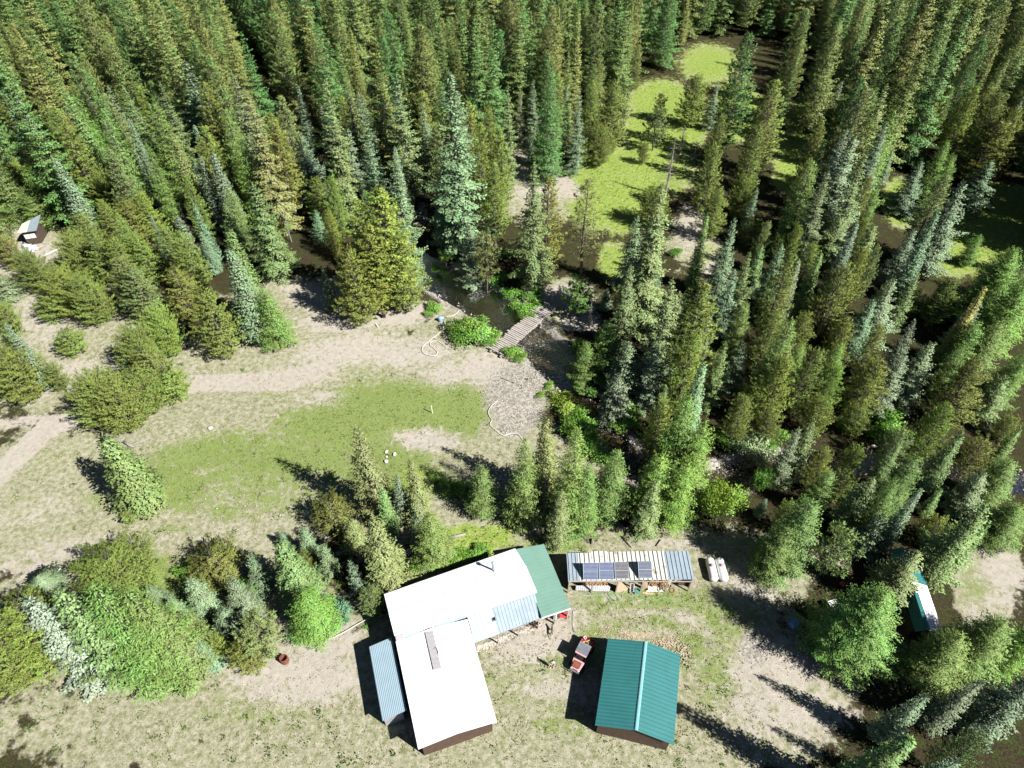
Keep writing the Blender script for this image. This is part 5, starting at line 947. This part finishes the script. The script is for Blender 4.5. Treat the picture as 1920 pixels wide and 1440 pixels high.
hose(hz2([(545, 545), (620, 552), (700, 548), (770, 560), (810, 600), (850, 598), (800, 560), (790, 530), (830, 525), (860, 560), (900, 575), (895, 545), (850, 530)]), .03, M['green_hose'], 'tangled pale green garden hose at the left below the shed front', grp='green hoses', z=.12)
hose(hz2([(930, 535), (970, 560), (1020, 590), (1080, 580), (1130, 572), (1180, 590), (1230, 565), (1280, 575), (1318, 600)]), .03, M['green_hose'], 'pale green garden hose snaking right across the yard grass', grp='green hoses', z=.12)
hose(hz([(0, 0)], 1, 0, 0) and [(1073.5, 1144), (1073, 1165), (1074, 1178), (1077, 1186)], .02, M['black'], 'thin dark cable curving on the dirt beside the red wheelbarrow', name='cable', cat='cable', z=.1)
hose([(600, 1205), (640, 1188), (680, 1165), (714, 1148)], .035, M['rope'], 'thin pale line stretched towards the shrubs left of the long white roof', name='rope', cat='rope', z=.25)
# wheelbarrow and things under the green roof
wb = thing('wheelbarrow', tuple(P(1058, 1158, 0)), 'red wheelbarrow with white-rimmed wheel below the pale green roof', 'wheelbarrow'); c = P(1057, 1158, 0)
mb = MB(); mb.hexa([c + Vector(v) for v in ((-.3, -.2, .35), (.25, -.2, .3), (.25, .2, .3), (-.3, .2, .35))], [c + Vector(v) for v in ((-.5, -.36, .68), (.42, -.34, .62), (.42, .34, .62), (-.5, .36, .68))]); mb.build('tray', M['red'], wb)
tc_ = P(1063, 1156.5, .28); MB().tube([tc_ + Vector((math.cos(a) * .24, 0.0, math.sin(a) * .24)) for a in np.linspace(0, 6.2832, 15)], .05, 6, caps=False).build('wheel', M['rubber'], wb); MB().tube([tc_ + Vector((0, -.03, 0)), tc_ + Vector((0, .03, 0))], .18, 12).build('rim', M['white'], wb)
for s_ in (-.25, .25): MB().tube([c + Vector((.5, s_ * .4, .28)), c + Vector((-.4, s_, .45)), c + Vector((-1.0, s_ * 1.2, .62))], .025, 6).build('handle', M['wood'], wb)
for i, (uu, vv, w_, d_, h_, mk, nm, lb, ct) in enumerate(((1040, 1160, .35, .25, 1.5, 'white', 'water_heater', 'white narrow cabinet at the mouth of the green-roofed lean-to', 'cabinet'), (1046, 1158, .3, .3, 1.5, 'brown_wood', 'cupboard', 'brown cupboard at the mouth of the green-roofed lean-to', 'cupboard'), (1061, 1148, .5, .5, 1.2, 'grey', 'gas_cylinder', 'grey tank standing under the corner of the green roof', 'tank'))):
    c = P(uu, vv, 0); mb = MB()
    if i == 2: mb.tube2(c, [(.24, 0), (.25, .1), (.25, 1.0), (.15, 1.2), (.05, 1.25)], 14, 0)
    else: mb.box(c + Vector((0, 0, h_ / 2)), (w_, d_, h_), .37); mb.box(c + Vector((0, 0, h_ + .03)), (w_ + .06, d_ + .06, .05), .37)
    tag(mb.build(nm, M[mk]), lb, ct)
c = P(1011, 1171, 0); tag(MB().tube2(c, [(.16, 0), (.2, .35), (.17, .35), (.14, .05)], 12, 0).build('bucket', M['white']), 'white bucket beside the porch steps above the dog', 'bucket')
bk = thing('bench', tuple(P(1016, 1162, 0)), 'pale slatted bench standing at the porch front right end', 'bench'); c = P(1016, 1162, 0)
mb = MB(); [mb.box(c + Vector((-.1 * k * .367, .1 * k, .45)), (1.6, .08, .04), .37) for k in (-1, 0, 1)]; mb.build('seat', M['wood'], bk)
for s_ in (-.7, .7): MB().box(c + Vector((s_ * .93, s_ * .367, .2)), (.08, .3, .42), .37).build('leg', M['wood'], bk)
bp_ = MB(); c = P(1000, 1172, 0); rr = np.random.RandomState(12)
for i in range(12): d_ = Vector((rr.uniform(-1, 1), rr.uniform(-.4, .4), rr.uniform(0, .3))); bp_.tube([c + d_ * .5, c + d_ * .5 + Vector((rr.uniform(-.5, .5), rr.uniform(-.5, .5), rr.uniform(.1, .6)))], .04, 5)
tag(bp_.build('brush_pile', M['rustm']), 'small reddish-brown pile of sticks beside the white bucket at the porch', 'brush pile')
# wood chips near the barn
pts = []; sz = []; rr = np.random.RandomState(31)
for (u_, v_, ru, rv, n) in ((1200, 1190, 34, 10, 420), (1250, 1205, 30, 14, 380), (1180, 1180, 60, 14, 120), (1280, 1225, 16, 20, 160), (1275, 1180, 50, 20, 60), (1130, 1185, 20, 8, 40)):
    for _ in range(n): p = P(u_ + rr.randn() * ru * .5, v_ + rr.randn() * rv * .5); pts.append((p.x, p.y, .05)); sz.append(rr.uniform(.04, .10))
tag(rock_field('wood_chips', pts, sz, M['chip'], 5, squash=.25), kind='stuff')
pts = []; sz = []
for _ in range(700): f = rr.rand(); u_, v_ = 892 + f * 108, 1213 - f * 40; p = P(u_ + rr.randn() * 2, v_ + abs(rr.randn()) * 5); pts.append((p.x, p.y, .05)); sz.append(rr.uniform(.05, .13))
tag(rock_field('stone_edging', pts, sz, mat('edging_stone', (.62, .58, .50), .8, col2=(.35, .30, .24, 1), scale=1.5), 6), kind='stuff')
# ---------------------------------------------------------------- utility vehicle
uv_f, uv_b = P(1081, 1253, 0), P(1101, 1212, 0); d_ = (uv_b - uv_f); ln = 3.5; d_ = d_.normalized(); c = P(1090, 1234, 0); ang = math.atan2(d_.y, d_.x); uvo = thing('utility_vehicle', tuple(c), 'faded red side-by-side utility vehicle with dark roof and firewood in its bed', 'vehicle')
Rz = Matrix.Rotation(ang, 3, 'Z')
def W_(x, y, z): return c + Rz @ Vector((x, y, z))      # +x towards the bed
def vb(name, x, y, z, sx, sy, sz, m, par=None, **k): mb = MB(); mb.box(W_(x, y, z), (sx, sy, sz), ang); return mb.build(name, m, par or uvo, bevel=k.get('bevel', .02))
body = vb('body', .0, 0, .62, 3.1, 1.30, .34, M['black'])
mb = MB(); q = [W_(*p) for p in ((-1.75, -.5, .55), (-.75, -.68, .55), (-.75, .68, .55), (-1.75, .5, .55))]; tq = [W_(*p) for p in ((-1.70, -.42, .88), (-.72, -.64, 1.08), (-.72, .64, 1.08), (-1.70, .42, .88))]; mb.hexa(q, tq); hood = mb.build('hood', M['pink'], uvo, bevel=.04)
vb('hood_rack', -1.25, 0, 1.07, .7, .8, .05, M['rustm']); vb('bumper', -1.85, 0, .6, .10, 1.0, .28, M['grey'])
for s_ in (-.38, .38): vb('headlight', -1.72, s_, .74, .06, .22, .14, M['glass'])
for s_ in (-.33, .33):
    st = vb('seat', .12, s_, .95, .5, .52, .14, M['black']); vb('seat_back', .40, s_, 1.2, .12, .5, .5, M['black'])
cage = MB()
for s_ in (-.62, .62): cage.tube([W_(-.78, s_, 1.0), W_(-.40, s_ * .93, 1.88), W_(.52, s_ * .93, 1.92), W_(.62, s_, .8)], .03, 8)
for x_, z_ in ((-.40, 1.88), (.52, 1.92)): cage.tube([W_(x_, -.58, z_), W_(x_, .58, z_)], .03, 8)
cage.build('roll_cage', M['black'], uvo); rf = vb('roof', .08, 0, 1.96, 1.08, 1.28, .05, mat('grey_plastic_roof', (.16, .17, .19), .4, var=.25, scale=2)); vb('roof_front_strip', -.50, 0, 1.98, .16, 1.22, .06, M['pink'])
vb('roof_rear_strip', .70, 0, 1.96, .18, 1.26, .05, M['grey'])
MB().tube([W_(-.45, -.2, 1.12) + Vector((math.cos(a) * .16, math.sin(a) * .16, math.sin(a) * .05)) for a in np.linspace(0, 6.2832, 13)], .018, 6, caps=False).build('steering_wheel', M['black'], uvo)
bed_ = MB()
for x_, y_, sx, sy in ((1.3, -.66, 1.1, .06), (1.3, .66, 1.1, .06), (1.86, 0, .06, 1.3), (.76, 0, .06, 1.3)): bed_.box(W_(x_, y_, 1.02), (sx, sy, .34), ang)
bed_.box(W_(1.31, 0, .86), (1.1, 1.28, .05), ang); bed_.build('cargo_bed', M['red'], uvo)
for sx in (-1.2, 1.25):
    for s_ in (-.70, .70):
        wc_ = W_(sx, s_, .33); ax_ = Rz @ Vector((0, 1, 0)); w_ = MB().tube([wc_ - ax_ * .13, wc_ - ax_ * .11, wc_ + ax_ * .11, wc_ + ax_ * .13], [.27, .33, .33, .27], 20).build('wheel', M['rubber'], uvo); MB().tube([wc_ - ax_ * .14, wc_ + ax_ * .14], .16, 12).build('rim', M['grey'], w_)
rl = np.random.RandomState(2); mb = MB()
for i in range(16):
    p = Vector((rl.uniform(.95, 1.65), rl.uniform(-.45, .35), rl.uniform(.95, 1.2))); a2 = rl.uniform(-.9, .9); e = Vector((math.cos(a2), math.sin(a2), rl.uniform(-.1, .1))) * .22; mb.tube([W_(*(p - e)), W_(*(p + e))], rl.uniform(.05, .08), 6)
tag(mb.build('firewood_load', M['firewood']), 'split logs loaded in the bed of the utility vehicle', 'firewood')
cc = W_(1.62, .42, 1.05); tag(MB().tube2(cc, [(.12, 0), (.17, .32), (.14, .32), (.11, .05)], 14, 0).build('bucket', M['white']), 'white bucket riding in the vehicle bed beside the logs', 'bucket')
# ---------------------------------------------------------------- person and dog (skinned skeletons)
def skin(name, V, E, R, m, parent=None, mats=None, sub=2):
    off = wloc(parent) if parent is not None else Vector((0, 0, 0)); me = bpy.data.meshes.new(name); me.from_pydata([Vector(v) - off for v in V], E, []); o = link(bpy.data.objects.new(name, me))
    if parent is not None: o.parent = parent
    s_ = o.modifiers.new('skin', 'SKIN'); s_.use_smooth_shade = True
    if not me.skin_vertices: bpy.context.view_layer.objects.active = o
    for i, r_ in enumerate(R): me.skin_vertices[0].data[i].radius = (r_, r_) if not isinstance(r_, tuple) else r_
    me.skin_vertices[0].data[0].use_root = True; o.modifiers.new('sub', 'SUBSURF').render_levels = sub; me.materials.append(m); return o
pc = P(1035, 1251, 0); pe = thing('person', tuple(pc), 'person with dark hair, pale shirt and khaki trousers standing left of the utility vehicle', 'person')
fa = math.radians(250); fx, fy = math.cos(fa), math.sin(fa)        # facing direction
def B(f, s_, z): return Vector((pc.x + fx * f + fy * s_, pc.y + fy * f - fx * s_, z))
V = [B(0, 0, .96), B(0, 0, 1.15), B(0, 0, 1.38), B(.01, 0, 1.50), B(.02, 0, 1.62), B(.03, 0, 1.72)]; E = [(0, 1), (1, 2), (2, 3), (3, 4), (4, 5)]; R = [(.15, .12), (.14, .11), (.17, .12), .06, .095, .08]
for s_ in (-1, 1):
    b = len(V); V += [B(0, s_ * .10, .90), B(.06, s_ * .12, .50), B(0, s_ * .13, .10), B(.13, s_ * .14, .05)]; R += [.10, .065, .045, .04]; E += [(0, b), (b, b + 1), (b + 1, b + 2), (b + 2, b + 3)]
    b = len(V); hb = B(.30, s_ * .24, .98); V += [B(0, s_ * .19, 1.42), B(.02, s_ * .27, 1.16), hb, B(.38, s_ * .22, .95)]; R += [.055, .042, .03, (.036, .018)]; E += [(2, b), (b, b + 1), (b + 1, b + 2), (b + 2, b + 3)]
    for k in range(4):
        n = len(V); V += [B(.44, s_ * (.185 + k * .022), .95 - .004 * k), B(.475 + .006 * (k in (1, 2)), s_ * (.18 + k * .024), .93)]; R += [.0095, .008]; E += [(b + 3, n), (n, n + 1)]
    n = len(V); V += [B(.37, s_ * .175, .95), B(.41, s_ * .16, .94)]; R += [.011, .009]; E += [(b + 2, n), (n, n + 1)]
bo = skin('body', V, E, R, M['skin'], pe)
V = [B(0, 0, .98), B(0, 0, 1.15), B(0, 0, 1.36), B(0, 0, 1.45)]; E = [(0, 1), (1, 2), (2, 3)]; R = [(.17, .135), (.165, .13), (.19, .135), .09]
for s_ in (-1, 1): b = len(V); V += [B(0, s_ * .19, 1.41), B(.02, s_ * .25, 1.24)]; E += [(2, b), (b, b + 1)]; R += [.075, .066]
skin('shirt', V, E, R, M['shirt'], pe)
V = [B(0, 0, .97)]; E = []; R = [(.165, .135)]
for s_ in (-1, 1): b = len(V); V += [B(0, s_ * .10, .88), B(.06, s_ * .12, .50), B(0, s_ * .13, .11)]; E += [(0, b), (b, b + 1), (b + 1, b + 2)]; R += [.115, .082, .066]
skin('trousers', V, E, R, M['khaki'], pe)
skin('hair', [B(-.03, 0, 1.66), B(-.015, 0, 1.76), B(.02, 0, 1.79)], [(0, 1), (1, 2)], [.105, .10, .07], M['hair'], pe)
for s_ in (-1, 1): skin('shoe', [B(-.06, s_ * .13, .05), B(.08, s_ * .14, .05), B(.19, s_ * .145, .04)], [(0, 1), (1, 2)], [.055, .05, .04], M['white'], pe, sub=1)
for s_ in (-1, 1): MB().tube2(B(.118, s_ * .032, 1.665), [(.004, -.01), (.014, 0), (.004, .01)], 8, 0).build('eye', M['black'], pe)
MB().add([B(.115, -.014, 1.615), B(.115, .014, 1.615), B(.145, 0, 1.62), B(.118, 0, 1.665)], [(0, 1, 2), (1, 3, 2), (3, 0, 2), (0, 3, 1)]).build('nose', M['skin'], pe); MB().box(B(.112, 0, 1.585), (.012, .045, .008), fa).build('mouth', mat('lips', (.35, .12, .10), .6), pe)
dc = P(1034.5, 1186, 0); da = math.radians(83); dx_, dy_ = math.cos(da), math.sin(da); dg = thing('dog', tuple(dc), 'brown dog with a pale tail standing on the dirt above the person', 'dog')
def G(f, s_, z): return Vector((dc.x + dx_ * f + dy_ * s_, dc.y + dy_ * f - dx_ * s_, z))
V = [G(-.28, 0, .52), G(-.05, 0, .50), G(.20, 0, .50), G(.33, 0, .58), G(.44, 0, .70), G(.54, 0, .73), G(.66, 0, .69)]; E = [(i, i + 1) for i in range(6)]; R = [.10, .095, .135, .10, .075, .075, .035]
for s_ in (-1, 1):
    b = len(V); V += [G(-.30, s_ * .08, .42), G(-.22, s_ * .09, .33), G(-.34, s_ * .09, .17), G(-.32, s_ * .09, .03), G(-.26, s_ * .09, .02)]; R += [.07, .045, .026, .022, .024]; E += [(0, b)] + [(b + i, b + i + 1) for i in range(4)]
    b = len(V); V += [G(.24, s_ * .09, .38), G(.22, s_ * .09, .20), G(.24, s_ * .09, .03), G(.29, s_ * .09, .02)]; R += [.05, .03, .022, .024]; E += [(2, b)] + [(b + i, b + i + 1) for i in range(3)]
b = len(V); V += [G(.50, .06, .79), G(.49, .075, .85), G(.50, -.06, .79), G(.49, -.075, .85)]; R += [.025, .012] * 2; E += [(5, b), (b, b + 1), (5, b + 2), (b + 2, b + 3)]
skin('body', V, E, R, M['fur'], dg)
skin('tail', [G(-.36, 0, .54), G(-.50, .03, .50), G(-.66, .05, .42), G(-.78, .05, .38)], [(0, 1), (1, 2), (2, 3)], [.04, .04, .035, .02], M['pale_fur'], dg)
